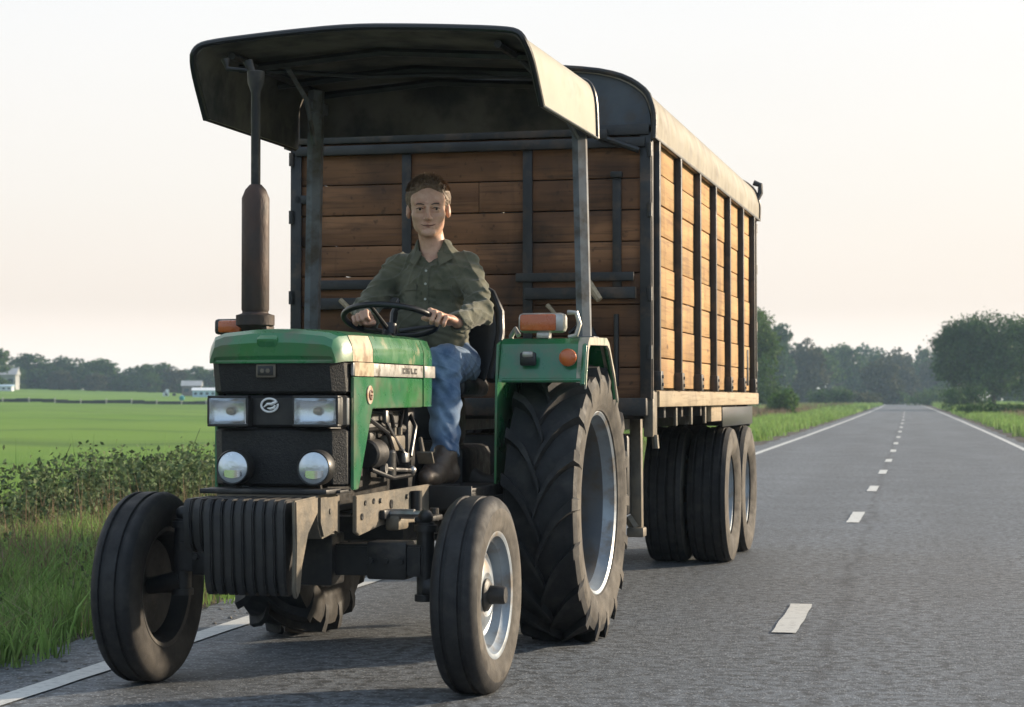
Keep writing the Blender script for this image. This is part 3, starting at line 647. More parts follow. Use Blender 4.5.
bm = NB(); box(bm, (.06, -.17, 1.02), (.26, .26, .22), bev=.03); tube(bm, [(.34, -.08, 1.00), (.34, -.06, 1.30)], .008, 8); finish('seat_base', bm, black, TRAC)
# steering column and wheel
SWC = Vector((.022, -.68, 1.462)); TL = rad(17)
E1 = Vector((1, 0, 0)); E2 = Vector((0, -math.cos(TL), math.sin(TL))); EN = E1.cross(E2)
def rimp(t, r=.207, off=0): return SWC + E1 * r * math.cos(rad(t)) + E2 * r * math.sin(rad(t)) + EN * off
sw = empty('steering_wheel'); sw.parent = TRAC
bm = NB(); tube(bm, [rimp(t) for t in range(0, 360, 8)], .0135, 12, closed=True); finish('rim', bm, plastic, sw)
dn = EN if EN.z < 0 else -EN
for t in (100, 215, 335):
    bm = NB(); tube(bm, [rimp(t, .20), rimp(t, .13) + dn * .018, rimp(t, .04) + dn * .045], [.008, .009, .012], 8); finish('spoke', bm, plastic, sw)
bm = NB(); tube(bm, [SWC + dn * .02, SWC + dn * .07], [.030, .034], 16); finish('hub', bm, plastic, sw)
bm = NB(); tube(bm, [SWC + dn * .06, Vector((0, -.86, 1.30))], [.024, .032], 12); box(bm, (0, -.86, 1.345), (.30, .12, .08), bev=.02); finish('dashboard', bm, black, TRAC)

# canopy with four posts
def can_sec(y, back=False):   # hollow tray section, outer then inner
    o_ = [(-.775, 2.35), (-.765, 2.545), (-.735, 2.625), (-.68, 2.648), (-.36, 2.672), (-.03, 2.688), (.30, 2.672), (.66, 2.645), (.715, 2.622), (.742, 2.545), (.748, 2.355)]
    return o_
outer = can_sec(0); t_ = .016
inner = [(-.759, 2.35), (-.749, 2.545), (-.722, 2.611), (-.675, 2.632), (-.36, 2.656), (-.03, 2.672), (.30, 2.656), (.655, 2.629), (.702, 2.609), (.726, 2.545), (.732, 2.355)]
outer, inner = rounded(rounded(outer)), rounded(rounded(inner))
bm = NB()
def cy(z, front):   # the front edge of the skirts rakes back
    return -1.075 + max(0, 2.60 - z) * .86 if front else .245
n_ = len(outer)
vf = [[bm.verts.new((x, cy(z, True), z)) for x, z in L_] for L_ in (outer, inner)]
vb = [[bm.verts.new((x, cy(z, False), z)) for x, z in L_] for L_ in (outer, inner)]
for i in range(n_ - 1):
    bm.faces.new((vf[0][i], vf[0][i + 1], vb[0][i + 1], vb[0][i])).material_index = 0
    bm.faces.new((vf[1][i], vb[1][i], vb[1][i + 1], vf[1][i + 1])).material_index = 1
    bm.faces.new((vf[0][i], vf[1][i], vf[1][i + 1], vf[0][i + 1])).material_index = 1; bm.faces.new((vb[0][i], vb[0][i + 1], vb[1][i + 1], vb[1][i])).material_index = 1
for i in (0, n_ - 1): bm.faces.new((vf[0][i], vb[0][i], vb[1][i], vf[1][i])).material_index = 0
bmesh.ops.recalc_face_normals(bm, faces=bm.faces[:])
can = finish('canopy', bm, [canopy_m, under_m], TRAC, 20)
bm = NB(); tube(bm, [(x * 1.003, cy(z, True) - .004, z) for x, z in outer], .014, 8); tube(bm, [(x * 1.003, .247, z) for x, z in outer], .012, 8)
for i in (0, n_ - 1): tube(bm, [(outer[i][0] * 1.003, cy(outer[i][1], True), outer[i][1]), (outer[i][0] * 1.003, .247, outer[i][1])], .008, 8)
finish('edge_trim', bm, plastic, can)
bm = NB(); prism(bm, [(2.40, -.74), (2.40, .715), (2.545, .722), (2.60, .695), (2.628, .64), (2.668, -.03), (2.630, -.67), (2.605, -.715), (2.545, -.742)], 'Y', .215, .229); finish('rear_skirt', bm, under_m, can)
bm = NB()
for y in (-.66, -.18, .22):
    for (xa, za), (xb, zb) in (((-.70, 2.60), (-.03, 2.650)), ((-.03, 2.650), (.68, 2.60))): tube(bm, [(xa, y, za), (xb, y, zb)], .020, 6)
for x in (-.62, .58): tube(bm, [(x, -.95, 2.61), (x, .26, 2.61)], .018, 6)
tube(bm, [(-.60, -.60, 2.60), (-.2, -.30, 2.605), (.1, -.25, 2.61), (.56, -.12, 2.60)], .012, 6)
finish('canopy_frame', bm, black, can)
for px, py, tx_, ty_ in ((.708, .15, .690, .10), (-.645, .13, -.585, .02)):
    s = 1 if px > 0 else -1
    bm = NB(); tube(bm, [(tx_ - s * .10, -.62, 2.60), (tx_ - s * .05, -.25, 2.52), (tx_, ty_ - .02, 2.34)], .012, 6)
    secs = []
    for z in (1.395, 2.60):
        f_ = (z - 1.395) / 1.205; cx_, cy_ = px + (tx_ - px) * f_, py + (ty_ - py) * f_
        secs.append([Vector((cx_ + a, cy_ + b, z)) for a, b in ((-.028, -.034), (.000, -.034), (.030, -.002), (.030, .034), (-.028, .034))])
    loft(bm, secs); box(bm, (px, py, 1.402), (.12, .12, .014), bev=.003); box(bm, (tx_, ty_, 2.52), (.05, .22, .05), bev=.005)
    finish('canopy_post', bm, M('post_paint', (.10, .115, .135), .45, col2=(.16, .17, .18), scale=6, dirt=(.06, .05, .04), dscale=9), TRAC)
# ------------------------------------------------------------ trailer  (x: 0 is its right-hand side plane, y backwards from its front wall)
R_RZ = -math.atan((982 - 512) / F_PX)
TRL = tag(empty('trailer', (.7175, 10.25, 0), R_RZ), 'tall wooden box trailer with rounded roof and twin rear wheels, behind the tractor', 'trailer')
TW, TLn, ZB, ZT = 1.95, 4.88, 1.165, 2.455
def mat_wood(name, c1, c2, c3, axis, isl=.22, grime_=(.03, .025, .02), ga=.4, gscale=1.6):
    m = bpy.data.materials.new(name); m.use_nodes = True; t = m.node_tree; n = t.nodes.new; l = t.links.new; b = t.nodes['Principled BSDF']
    b.inputs['Roughness'].default_value = .75; b.inputs['Specular IOR Level'].default_value = .3
    co = n('ShaderNodeTexCoord'); g = n('ShaderNodeNewGeometry')
    sc = n('ShaderNodeVectorMath'); sc.operation = 'SCALE'; cx = n('ShaderNodeCombineXYZ')
    for i in range(3): l(g.outputs['Random Per Island'], cx.inputs[i])
    l(cx.outputs[0], sc.inputs[0]); sc.inputs[3].default_value = 9
    av = n('ShaderNodeVectorMath'); l(co.outputs['Object'], av.inputs[0]); l(sc.outputs[0], av.inputs[1])
    def noise(sc_, st, de=6, dist=0, src=None):
        mp = n('ShaderNodeMapping'); mp.inputs['Scale'].default_value = st; l((src or av.outputs[0]), mp.inputs[0])
        x = n('ShaderNodeTexNoise'); x.inputs['Scale'].default_value = sc_; x.inputs['Detail'].default_value = de; x.inputs['Distortion'].default_value = dist; l(mp.outputs[0], x.inputs[0]); return x.outputs[0]
    def mr(src, a, c, d=0, e=1):
        x = n('ShaderNodeMapRange'); l(src, x.inputs[0])
        for i, v in enumerate((a, c, d, e)): x.inputs[i + 1].default_value = v
        return x.outputs[0]
    def mix(f, a, c):
        x = n('ShaderNodeMix'); x.data_type = 'RGBA'
        for s, v in ((0, f), (6, a), (7, c)):
            if isinstance(v, (tuple, float)): x.inputs[s].default_value = (*v, 1) if isinstance(v, tuple) else v
            else: l(v, x.inputs[s])
        return x.outputs[2]
    st = (.12, 1, 1) if axis == 'X' else (1, .10, 1)
    fine = (.05, 1, 1) if axis == 'X' else (1, .04, 1)
    c = mix(mr(noise(7, st, dist=.6), .35, .65), c1, c2)
    c = mix(mr(noise(60, fine), .52, .75, 0, .75), c, c3)
    h = n('ShaderNodeHueSaturation'); l(mr(g.outputs['Random Per Island'], 0, 1, 1 - isl, 1 + isl), h.inputs['Value']); l(c, h.inputs['Color']); c = h.outputs[0]
    vo = n('ShaderNodeTexVoronoi'); vo.inputs['Scale'].default_value = 2.6; mp = n('ShaderNodeMapping'); mp.inputs['Scale'].default_value = ((.7, 1, 1.6) if axis == 'X' else (1, .7, 1.6)); l(av.outputs[0], mp.inputs[0]); l(mp.outputs[0], vo.inputs[0])
    c = mix(mr(vo.outputs['Distance'], .085, .04, 0, .8), c, (.035, .02, .012))
    c = mix(mr(noise(gscale, (1, 1, 1), src=co.outputs['Object']), .72 - ga * .4, .80 - ga * .2, 0, .85), c, grime_)
    c = mix(mr(noise(2.2, (1.6, 1.6, .22), src=co.outputs['Object'], dist=.8), .54, .70, 0, .60 if axis == 'X' else .38), c, grime_)      # rain streaks
    c = mix(mr(noise(24, (1, 1, 1), src=co.outputs['Object']), .62, .70, 0, .6), c, c3)
    l(c, b.inputs['Base Color'])
    bp = n('ShaderNodeBump'); bp.inputs['Distance'].default_value = .003; l(noise(40, fine), bp.inputs['Height']); l(bp.outputs[0], b.inputs['Normal']); return m
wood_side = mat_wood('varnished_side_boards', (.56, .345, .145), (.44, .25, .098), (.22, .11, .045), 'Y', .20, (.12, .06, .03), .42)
wood_front = mat_wood('shaded_front_boards', (.27, .130, .062), (.150, .070, .034), (.05, .028, .018), 'X', .30, (.030, .022, .018), .62, 2.2)  # shade of the front wall put into a darker wood tone, plus grime
wood_sill = mat_wood('pale_sill_timber', (.46, .37, .25), (.36, .28, .185), (.20, .15, .10), 'Y', .1, (.14, .11, .08), .3, 3)
tsteel = M('trailer_black_steel', (.016, .016, .017), .5, col2=(.032, .031, .031), scale=6, dirt=(.09, .06, .04), dscale=7, damt=.3, bump=.0015, bscale=30)
tgrey = M('trailer_blue_grey_paint', (.045, .056, .070), .5, col2=(.07, .08, .09), scale=4, dirt=(.06, .045, .035), dscale=5, damt=.4, bump=.001)
roof_m = M('weathered_roof_sheet', (.30, .265, .195), .55, col2=(.23, .20, .145), scale=3.5, dirt=(.16, .13, .09), dscale=6, damt=.35, bump=.001, bscale=10)
# boards of the front wall and of the long sides (each wall one part; gaps between its boards)
def boards(name, along, fixed, a0, a1, z0, z1, mat, thick=.024, pitch=.1625, jit=.003):
    bm = NB(); z = z0; k = 0
    while z < z1 - .02:
        h = min(pitch, z1 - z) - .006; q = fixed + random.uniform(-jit, jit)
        zc = z + h / 2 + .003; tw_ = random.uniform(-.006, .006)
        ends = [a0, a1] if k % 3 else [a0, a0 + (a1 - a0) * random.uniform(.35, .65), a1]
        for u, v in zip(ends, ends[1:]):
            u2, v2 = u + .001, v - .001
            if along == 'X': box(bm, ((u2 + v2) / 2, q, zc), (v2 - u2, thick, h), rot=(tw_, 0, 0), bev=.004)
            else: box(bm, (q, (u2 + v2) / 2, zc), (thick, v2 - u2, h), rot=(0, tw_, 0), bev=.004)
        z += pitch; k += 1
    return finish(name, bm, mat, TRL, 30)
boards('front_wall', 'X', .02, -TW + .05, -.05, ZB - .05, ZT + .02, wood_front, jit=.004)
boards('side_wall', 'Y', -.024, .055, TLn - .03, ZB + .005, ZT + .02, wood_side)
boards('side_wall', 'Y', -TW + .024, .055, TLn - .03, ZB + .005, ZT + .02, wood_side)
boards('tail_wall', 'X', TLn - .02, -TW + .05, -.05, ZB, ZT, wood_front)
# nails and knots of iron work on the front
bm = NB(); box(bm, (-.975, 2.44, ZB - .01), (TW - .10, TLn - .1, .03)); finish('floor', bm, wood_sill, TRL)
# corner angles
for cx in (-.012, -TW + .012):
    for cyy in (.010, TLn - .010):
        sgn = 1 if cx > -.5 else -1; f = -1 if cyy < 1 else 1
        bm = NB(); box(bm, (cx - sgn * .018, cyy + f * .020, (ZB + ZT) / 2 - .01), (.058, .012, ZT - ZB + .08), bev=.002); box(bm, (cx + sgn * .012, cyy - f * .002, (ZB + ZT) / 2 - .01), (.010, .032, ZT - ZB + .08), bev=.002)
        for z in (1.32, 1.62, 2.05, 2.36): tube(bm, [(cx + sgn * .005, cyy + f * .035, z), (cx + sgn * .005, cyy + f * .035, z + .07)], .014, 8)
        finish('corner_post', bm, tsteel, TRL)
# side posts
for s, x in ((1, 0), (-1, -TW)):
    for k in range(7):
        y = (.11, .87, 1.65, 2.37, 3.09, 3.84, 4.54)[k]
        bm = NB(); box(bm, (x + s * .004, y, (ZB + ZT) / 2 + .0), (.048, .040, ZT - ZB - .01), bev=.004); box(bm, (x + s * .012, y, ZB + .045), (.050, .075, .10), bev=.006)
        bolts(bm, [(x + s * .036, y, ZB + .065), (x + s * .036, y, ZB + .025)], (s, 0, 0), .010, .008); finish('side_post', bm, tsteel, TRL)
    for y in (.62, 2.05, 2.80): bm = NB(); box(bm, (x - s * .018, y, 1.42), (.012, .030, .12), bev=.003); finish('latch_slot', bm, tsteel, TRL)
    bm = NB(); box(bm, (x - s * .012, 4.36, 1.34), (.02, .07, .26), bev=.004); finish('latch_plate', bm, tsteel, TRL)
    bm = NB(); box(bm, (x - s * .012, .16 + (TLn - .16) / 2, 1.115), (.055, TLn - .16, .085), bev=.006); finish('side_sill', bm, wood_sill, TRL)
    bm = NB(); box(bm, (x - s * .02, .07, 1.04), (.050, .13, .24), bev=.006); tube(bm, [(x + s * .006, .05, .93), (x + s * .012, .05, .86)], .018, 8); finish('corner_bracket', bm, iron if s > 0 else tsteel, TRL)
# roof: sheet bowed across, flat lit flank below the bend
def roof_prof(d=0):
    R = [(-.0, ZT - .005), (.004, 2.56), (-.004, 2.63), (-.030, 2.69), (-.085, 2.745), (-.17, 2.785), (-.30, 2.815), (-.60, 2.845), (-.975, 2.855)]
    L_ = [(-TW - x, z) for x, z in R[:-1]][::-1]
    return [(x + (.018 if i < 2 else .012 if i < 4 else 0) , z) for i, (x, z) in enumerate(R)] + [(x - (.018 if i > len(L_) - 3 else .012 if i > len(L_) - 5 else 0), z) for i, (x, z) in enumerate(L_)]
rp = rounded(roof_prof()); rin = [(-.975 + (x + .975) * .984, z - .016 if 2 < i < len(rp) - 3 else z) for i, (x, z) in enumerate(rp)]
bm = NB(); A_ = [[bm.verts.new((x, y, z)) for x, z in rp] for y in (-.03, 1.2, 2.44, 3.7, TLn + .03)]; B_ = [[bm.verts.new((x, y, z)) for x, z in rin] for y in (-.03, 1.2, 2.44, 3.7, TLn + .03)]
for Q in (A_, B_):
    for a, b in zip(Q, Q[1:]):
        for i in range(len(rp) - 1): bm.faces.new((a[i], a[i + 1], b[i + 1], b[i]))
for a, b in ((A_[0], B_[0]), (A_[-1], B_[-1])):
    for i in range(len(rp) - 1): bm.faces.new((a[i], a[i + 1], b[i + 1], b[i]))
for i in (0, len(rp) - 1):
    for k in range(4): bm.faces.new((A_[k][i], A_[k + 1][i], B_[k + 1][i], B_[k][i]))
bmesh.ops.recalc_face_normals(bm, faces=bm.faces[:]); roof = finish('roof', bm, roof_m, TRL, 25)
bm = NB(); tube(bm, [(x, -.034, z) for x, z in rp], .014, 8); tube(bm, [(x, TLn + .03, z) for x, z in rp], .014, 8)
for s, x in ((1, .020), (-1, -TW - .020)): box(bm, (x, TLn / 2, ZT + .002), (.014, TLn + .05, .018), bev=.003)
finish('roof_trim', bm, tsteel, roof)
bm = NB(); tube(bm, [(.0, TLn + .0, 2.60), (.03, TLn + .02, 2.66), (.03, TLn + .02, 2.72), (-.02, TLn + .02, 2.74)], .022, 8); finish('roof_hook', bm, tsteel, roof)
for nm, y in (('front_gable', 0.0), ('rear_gable', TLn)):
    bm = NB(); prism(bm, [(z, x) for x, z in [(-.03, ZT + .03)] + [(-.975 + (x + .975) * .975, z - .012) for x, z in rp[1:-1]] + [(-TW + .03, ZT + .03)]], 'Y', y - .006, y + .012)
    box(bm, (-TW / 2, y - .016 if y < 1 else y + .02, ZT + .045), (TW - .02, .020, .055), bev=.004)
    if y < 1:
        box(bm, (-TW / 2, -.022, ZT - .02), (TW - .06, .025, .05), bev=.004)
        tube(bm, [(-.25, -.06, 2.46), (-.06, -.035, 2.39)], .016, 8); box(bm, (-.245, -.05, 2.475), (.05, .05, .05), bev=.006)
    for f in bm.faces:
        if f.calc_center_median().z < ZT + .075 and f.calc_center_median().y < y - .008: f.material_index = 1
    finish(nm, bm, [tgrey, tsteel], TRL)
# iron straps, bars, lever on the front wall
bm = NB()
for x, z0, z1 in ((-.652, ZB - .05, ZT), (-1.307, ZB - .05, ZT)): box(bm, (x, -.004, (z0 + z1) / 2), (.050, .018, z1 - z0), bev=.003)
finish('front_strap', bm, tsteel, TRL)
def one(name, mat, *bx, **k):
    bm = NB()
    for c, s in bx: box(bm, c, s, bev=.004)
    return finish(name, bm, mat, TRL)
one('front_strap', tsteel, ((-.180, -.006, 1.95), (.045, .02, .62)), ((-.180, -.02, 2.27), (.06, .03, .03)))
one('front_strap', tsteel, ((-1.86, -.006, 2.18), (.14, .02, .045)))
one('front_bar', tsteel, ((-.40, -.020, 1.745), (.62, .032, .045))); one('front_bar', tsteel, ((-.37, -.026, 1.66), (.58, .045, .060)))
one('front_bar', tsteel, ((-1.57, -.020, 1.72), (.56, .032, .050))); one('front_bar', tsteel, ((-1.57, -.026, 1.62), (.58, .040, .060)))
one('front_ledge', tsteel, ((-TW / 2, -.03, ZB - .09), (TW - .04, .07, .09)))
bm = NB(); tube(bm, [(-.36, -.06, 1.77), (-.31, -.10, 1.70), (-.25, -.12, 1.62)], [.016, .024, .018], 8); tube(bm, [(-.56, -.03, 1.30), (-.53, -.05, 1.45), (-.50, -.06, 1.56), (-.54, -.04, 1.60)], .012, 8); finish('lever', bm, wood_sill, TRL)
bm = NB(); tube(bm, [(-.27, -.03, 1.25), (-.27, -.06, 1.40), (-.30, -.07, 1.47), (-.36, -.06, 1.50), (-.42, -.05, 1.45)], .014, 8)
tube(bm, [(-.18, -.03, 1.55), (-.18, -.03, 1.18)], .014, 8); finish('brake_hose', bm, plastic, TRL)
bm = NB(); tube(bm, [(-1.66, -.05, 1.64), (-1.46, -.07, 1.46), (-1.38, -.07, 1.34)], .014, 6); finish('stay_rod', bm, wood_sill, TRL)
# chassis
bm = NB()
for x in (-.52, -1.43): box(bm, (x, 2.45, 1.00), (.09, TLn - .1, .15), bev=.008)
for y in (.12, .75, 1.4, 2.2, 3.0, 4.0, 4.75): box(bm, (-TW / 2, y, 1.045), (TW - .10, .06, .07), bev=.004)
finish('chassis', bm, tsteel, TRL)
bm = NB(); box(bm, (-.03, 3.9, .995), (.02, 1.75, .13), bev=.003); finish('side_skirt', bm, plastic, TRL)
bm = NB(); box(bm, (-.04, 2.75, 1.02), (.03, .5, .10), bev=.004); finish('marker_board', bm, wood_sill, TRL)
for y in (.95, 1.55, 2.15):
    bm = NB(); box(bm, (-.022, y, 1.02), (.016, .05, .11), bev=.002); finish('hanger', bm, iron, TRL)
# front prop / landing leg, drawbar frame and tool box
bm = NB(); box(bm, (-.115, .20, .74), (.06, .06, .60), bev=.006, rot=(rad(3), 0, 0)); box(bm, (-.115, .20, .42), (.09, .10, .05), bev=.008); tube(bm, [(-.16, .20, .50), (-.12, .20, .44)], .03, 8); finish('landing_leg', bm, iron, TRL)
bm = NB(); box(bm, (-.28, .26, .72), (.28, .34, .42), bev=.02); finish('tool_box', bm, black, TRL)
bm = NB(); box(bm, (-1.25, .30, .78), (.8, .30, .30), bev=.02); finish('air_tank', bm, black, TRL)
bm = NB()
for x in (-.62, -1.33):
    a = Vector((x, .6, .92)); b_ = Vector((-.975, -.62, .47)); d = b_ - a
    tube(bm, [a, b_], .05, 8)
tube(bm, [(-.975, -.55, .47), (-.975, -.78, .465)], .045, 10); sphere(bm, (-.975, -.80, .465), .05)
finish('towing_frame', bm, tsteel, TRL)
# axles with twin tyres
def trailer_tyre():
    R0, h, rr = .463, .138, .275; p = []; mi = []
    def a(x, r, m): p.append((x, r)); mi.append(m)
    a(-h * .75, rr, 1); a(-h * .92, rr + .03, 1); a(-h, rr + .10, 1); a(-h * .97, R0 - .05, 1); a(-h * .90, R0 - .018, 0)
    for g in (-.62, -.22, .22, .62):
        c = h * g; a(c - .010, R0 - .003, 0); a(c - .005, R0 - .014, 0); a(c + .005, R0 - .014, 0); a(c + .010, R0 - .003, 0)
    a(h * .90, R0 - .018, 2); a(h * .97, R0 - .05, 2); a(h, rr + .10, 2); a(h * .985, rr + .07, 2); a(h * .92, rr + .03, 2); a(h * .75, rr, 2)
    bm = NB(); lathe(bm, p, seg=64, mis=mi, cap=False); return bm
tmesh = None
for y in (3.50, 4.47):
    bm = NB(); tube(bm, [(-TW + .25, y, .463), (-.25, y, .463)], .06, 12); box(bm, (-.55, y, .62), (.07, .50, .05), bev=.006); box(bm, (-1.40, y, .62), (.07, .50, .05), bev=.006)
    box(bm, (-.55, y, .78), (.10, .10, .30), bev=.01); box(bm, (-1.40, y, .78), (.10, .10, .30), bev=.01); finish('axle', bm, tsteel, TRL)
    for s, xo in ((1, -.135), (-1, -TW + .135)):
        for k, x in enumerate((xo, xo - s * .300)):
            w = empty('wheel'); w.parent = TRL; w.location = (x, y, .463); w.rotation_euler = (random.uniform(0, 1), 0, 0 if s > 0 else math.pi)
            if tmesh is None:
                t1 = finish('tyre', trailer_tyre(), [rubber, dusty2, dusty], w, 40); tmesh = t1.data
                r1 = finish('rim', rim_disc(.275, .20, -.06), [rim_m, grime], w, 30); rmesh = r1.data
                bm = NB(); lathe(bm, [(-.05, .09), (-.01, .085), (.02, .06), (.03, .03)], seg=20)
                for q in range(8): a = q * math.pi / 4; bolts(bm, [(-.03, .125 * math.cos(a), .125 * math.sin(a))], (1, 0, 0), .012, .02)
                h1 = finish('hub', bm, grime, w, 30); hmesh = h1.data
            else:
                for nm, me in (('tyre', tmesh), ('rim', rmesh), ('hub', hmesh)):
                    o = bpy.data.objects.new(nm, me); COL.objects.link(o); o.parent = w
bm = NB(); box(bm, (-.975, TLn + .02, .98), (TW - .1, .05, .14), bev=.01); finish('rear_bumper', bm, tsteel, TRL)
# ------------------------------------------------------------ driver: implicit surfaces turned into meshes
class Field:
    def __init__(s, lo, hi, h):
        s.lo = np.array(lo, float); s.h = h; s.n = np.ceil((np.array(hi) - s.lo) / h).astype(int) + 1
        s.v = np.full(s.n, .08, np.float32)
    def _sub(s, lo, hi):
        a = np.clip(np.floor((lo - s.lo) / s.h).astype(int), 0, s.n); b = np.clip(np.ceil((hi - s.lo) / s.h).astype(int) + 1, 0, s.n)
        if np.any(b - a < 1): return None, None
        g = [s.lo[i] + s.h * np.arange(a[i], b[i]) for i in range(3)]
        return tuple(slice(a[i], b[i]) for i in range(3)), np.meshgrid(*g, indexing='ij', sparse=True)
    def _mix(s, sl, d, k, sub):
        o = s.v[sl]; d = d.astype(np.float32)
        if sub:
            hh = np.clip(.5 - .5 * (o + d) / k, 0, 1); s.v[sl] = o * (1 - hh) - d * hh + k * hh * (1 - hh)
        else:
            hh = np.clip(.5 + .5 * (o - d) / k, 0, 1); s.v[sl] = o * (1 - hh) + d * hh - k * hh * (1 - hh)
    def cap(s, a, b, ra, rb, k=.012, sub=False, M4=None, sx=1):
        a = np.array(a, float); b = np.array(b, float)
        if M4 is not None: a = np.array(M4 @ Vector(a)); b = np.array(M4 @ Vector(b))
        m = max(ra, rb) + k * 1.6 + .02
        sl, g = s._sub(np.minimum(a, b) - m, np.maximum(a, b) + m)
        if sl is None: return
        d = b - a; L = max(d @ d, 1e-9)
        t = np.clip(((g[0] - a[0]) * d[0] + (g[1] - a[1]) * d[1] + (g[2] - a[2]) * d[2]) / L, 0, 1)
        q = np.sqrt((g[0] - a[0] - t * d[0]) ** 2 + (g[1] - a[1] - t * d[1]) ** 2 + (g[2] - a[2] - t * d[2]) ** 2) - (ra + (rb - ra) * t)
        s._mix(sl, q, k, sub)
    def ell(s, c, r, k=.012, sub=False, M4=None, R=None):
        Rm = np.eye(3) if R is None else np.array(R)
        c = np.array(c, float)
        if M4 is not None:
            _, rq, sc_ = M4.decompose(); c = np.array(M4 @ Vector(c)); Rm = np.array(rq.to_matrix()) @ Rm; r = [r[i] * sc_[i] for i in range(3)]
        m = max(r) + k * 1.6 + .02; sl, g = s._sub(c - m, c + m)
        if sl is None: return
        p = [g[i] - c[i] for i in range(3)]; q = [Rm[0, i] * p[0] + Rm[1, i] * p[1] + Rm[2, i] * p[2] for i in range(3)]
        k0 = np.sqrt(sum((q[i] / r[i]) ** 2 for i in range(3))); k1 = np.sqrt(sum((q[i] / r[i] ** 2) ** 2 for i in range(3))) + 1e-9
        s._mix(sl, k0 * (k0 - 1) / k1, k, sub)
    def add(s, fn):
        g = np.meshgrid(*[s.lo[i] + s.h * np.arange(s.n[i]) for i in range(3)], indexing='ij', sparse=True); s.v += fn(*g).astype(np.float32)
    def mesh(s):
        v = s.v; b = v < 0
        c = [b[i:b.shape[0] - 1 + i, j:b.shape[1] - 1 + j, k:b.shape[2] - 1 + k] for i in (0, 1) for j in (0, 1) for k in (0, 1)]
        al = c[0].copy(); an = c[0].copy()
        for q in c[1:]: al &= q; an |= q
        I = np.argwhere(an & ~al); ids = np.full(an.shape, -1, np.int32); ids[tuple(I.T)] = np.arange(len(I))
        cor = [(i, j, k) for i in (0, 1) for j in (0, 1) for k in (0, 1)]
        val = {q: v[I[:, 0] + q[0], I[:, 1] + q[1], I[:, 2] + q[2]].astype(float) for q in cor}
        P = np.zeros((len(I), 3)); cnt = np.zeros(len(I))
        for q in cor:
            for ax in range(3):
                if q[ax]: continue
                w = list(q); w[ax] = 1; w = tuple(w); a, bb = val[q], val[w]; m = (a < 0) != (bb < 0)
                t = np.where(m, a / np.where(m, a - bb, 1), 0); pt = np.array(q, float)[None] + t[:, None] * (np.array(w) - np.array(q))[None]
                P += pt * m[:, None]; cnt += m
        P = s.lo + s.h * (I + P / cnt[:, None]); F = []
        for ax in range(3):
            u, w = (ax + 1) % 3, (ax + 2) % 3
            sl0 = [slice(None)] * 3; sl1 = [slice(None)] * 3; sl0[ax] = slice(0, -1); sl1[ax] = slice(1, None)
            A, B = b[tuple(sl0)], b[tuple(sl1)]; E = np.argwhere(A != B)
            E = E[(E[:, u] > 0) & (E[:, w] > 0) & (E[:, u] < an.shape[u]) & (E[:, w] < an.shape[w])]
            ins = A[tuple(E.T)]
            def cid(du, dw):
                q = E.copy(); q[:, u] -= du; q[:, w] -= dw; return ids[tuple(q.T)]
            f = np.stack([cid(1, 1), cid(0, 1), cid(0, 0), cid(1, 0)], 1); f[~ins] = f[~ins][:, ::-1]; F.append(f)
        return P, np.concatenate(F)
skin = M('skin', (.68, .42, .295), .48, col2=(.58, .34, .235), scale=22, dirt=(.52, .27, .19), dscale=14, damt=.35, bump=.0006, bscale=160, spec=.45)
bpy.data.materials['skin'].node_tree.nodes['Principled BSDF'].inputs['Subsurface Weight'].default_value = .12
bpy.data.materials['skin'].node_tree.nodes['Principled BSDF'].inputs['Subsurface Radius'].default_value = (.012, .004, .002)
lipm = M('lips', (.40, .19, .14), .45)
hairm = M('brown_hair', (.12, .074, .042), .55, col2=(.26, .17, .10), scale=60, lo=.4, hi=.7, bump=.004, bscale=120, stretch=(1, .5, .3))
shirtm = M('olive_shirt_cloth', (.098, .094, .058), .85, col2=(.150, .143, .092), scale=5, bump=.0010, bscale=220, sheen=.2, dirt=(.060, .064, .038), dscale=9)
jeansm = M('blue_denim', (.042, .088, .175), .8, col2=(.18, .27, .39), scale=6, lo=.42, hi=.66, bump=.0012, bscale=260, sheen=.15)
bootm = M('brown_boot_leather', (.042, .028, .020), .5, col2=(.075, .052, .036), scale=14, bump=.002, bscale=50)
OFF = Vector((.06, -.18, 1.215))
MAN = tag(empty('person'), 'man in an olive shirt and blue jeans sitting at the steering wheel of the tractor', 'person')
MAN.rotation_euler = (0, 0, T_RZ)
MAN.location = Matrix.Rotation(T_RZ, 4, 'Z') @ OFF + Vector((-.383, 9.446, 0))
def mpart(name, P, F, mat, parent=None, mi=None): return raw(name, P - np.array(OFF), F, mat, parent or MAN, True, mi)
def mfin(name, bm, mat, parent=None, sharp=40):
    bmesh.ops.translate(bm, verts=bm.verts[:], vec=-OFF); return finish(name, bm, mat, parent or MAN, sharp)
HM = Matrix.Translation((.066, -.262, 1.985)) @ Matrix.Rotation(rad(16), 4, 'Z') @ Matrix.Rotation(rad(4), 4, 'X') @ Matrix.Rotation(rad(-1.5), 4, 'Y') @ Matrix.Diagonal((1.18, 1.07, 1.03, 1))
HR = HM.to_3x3()
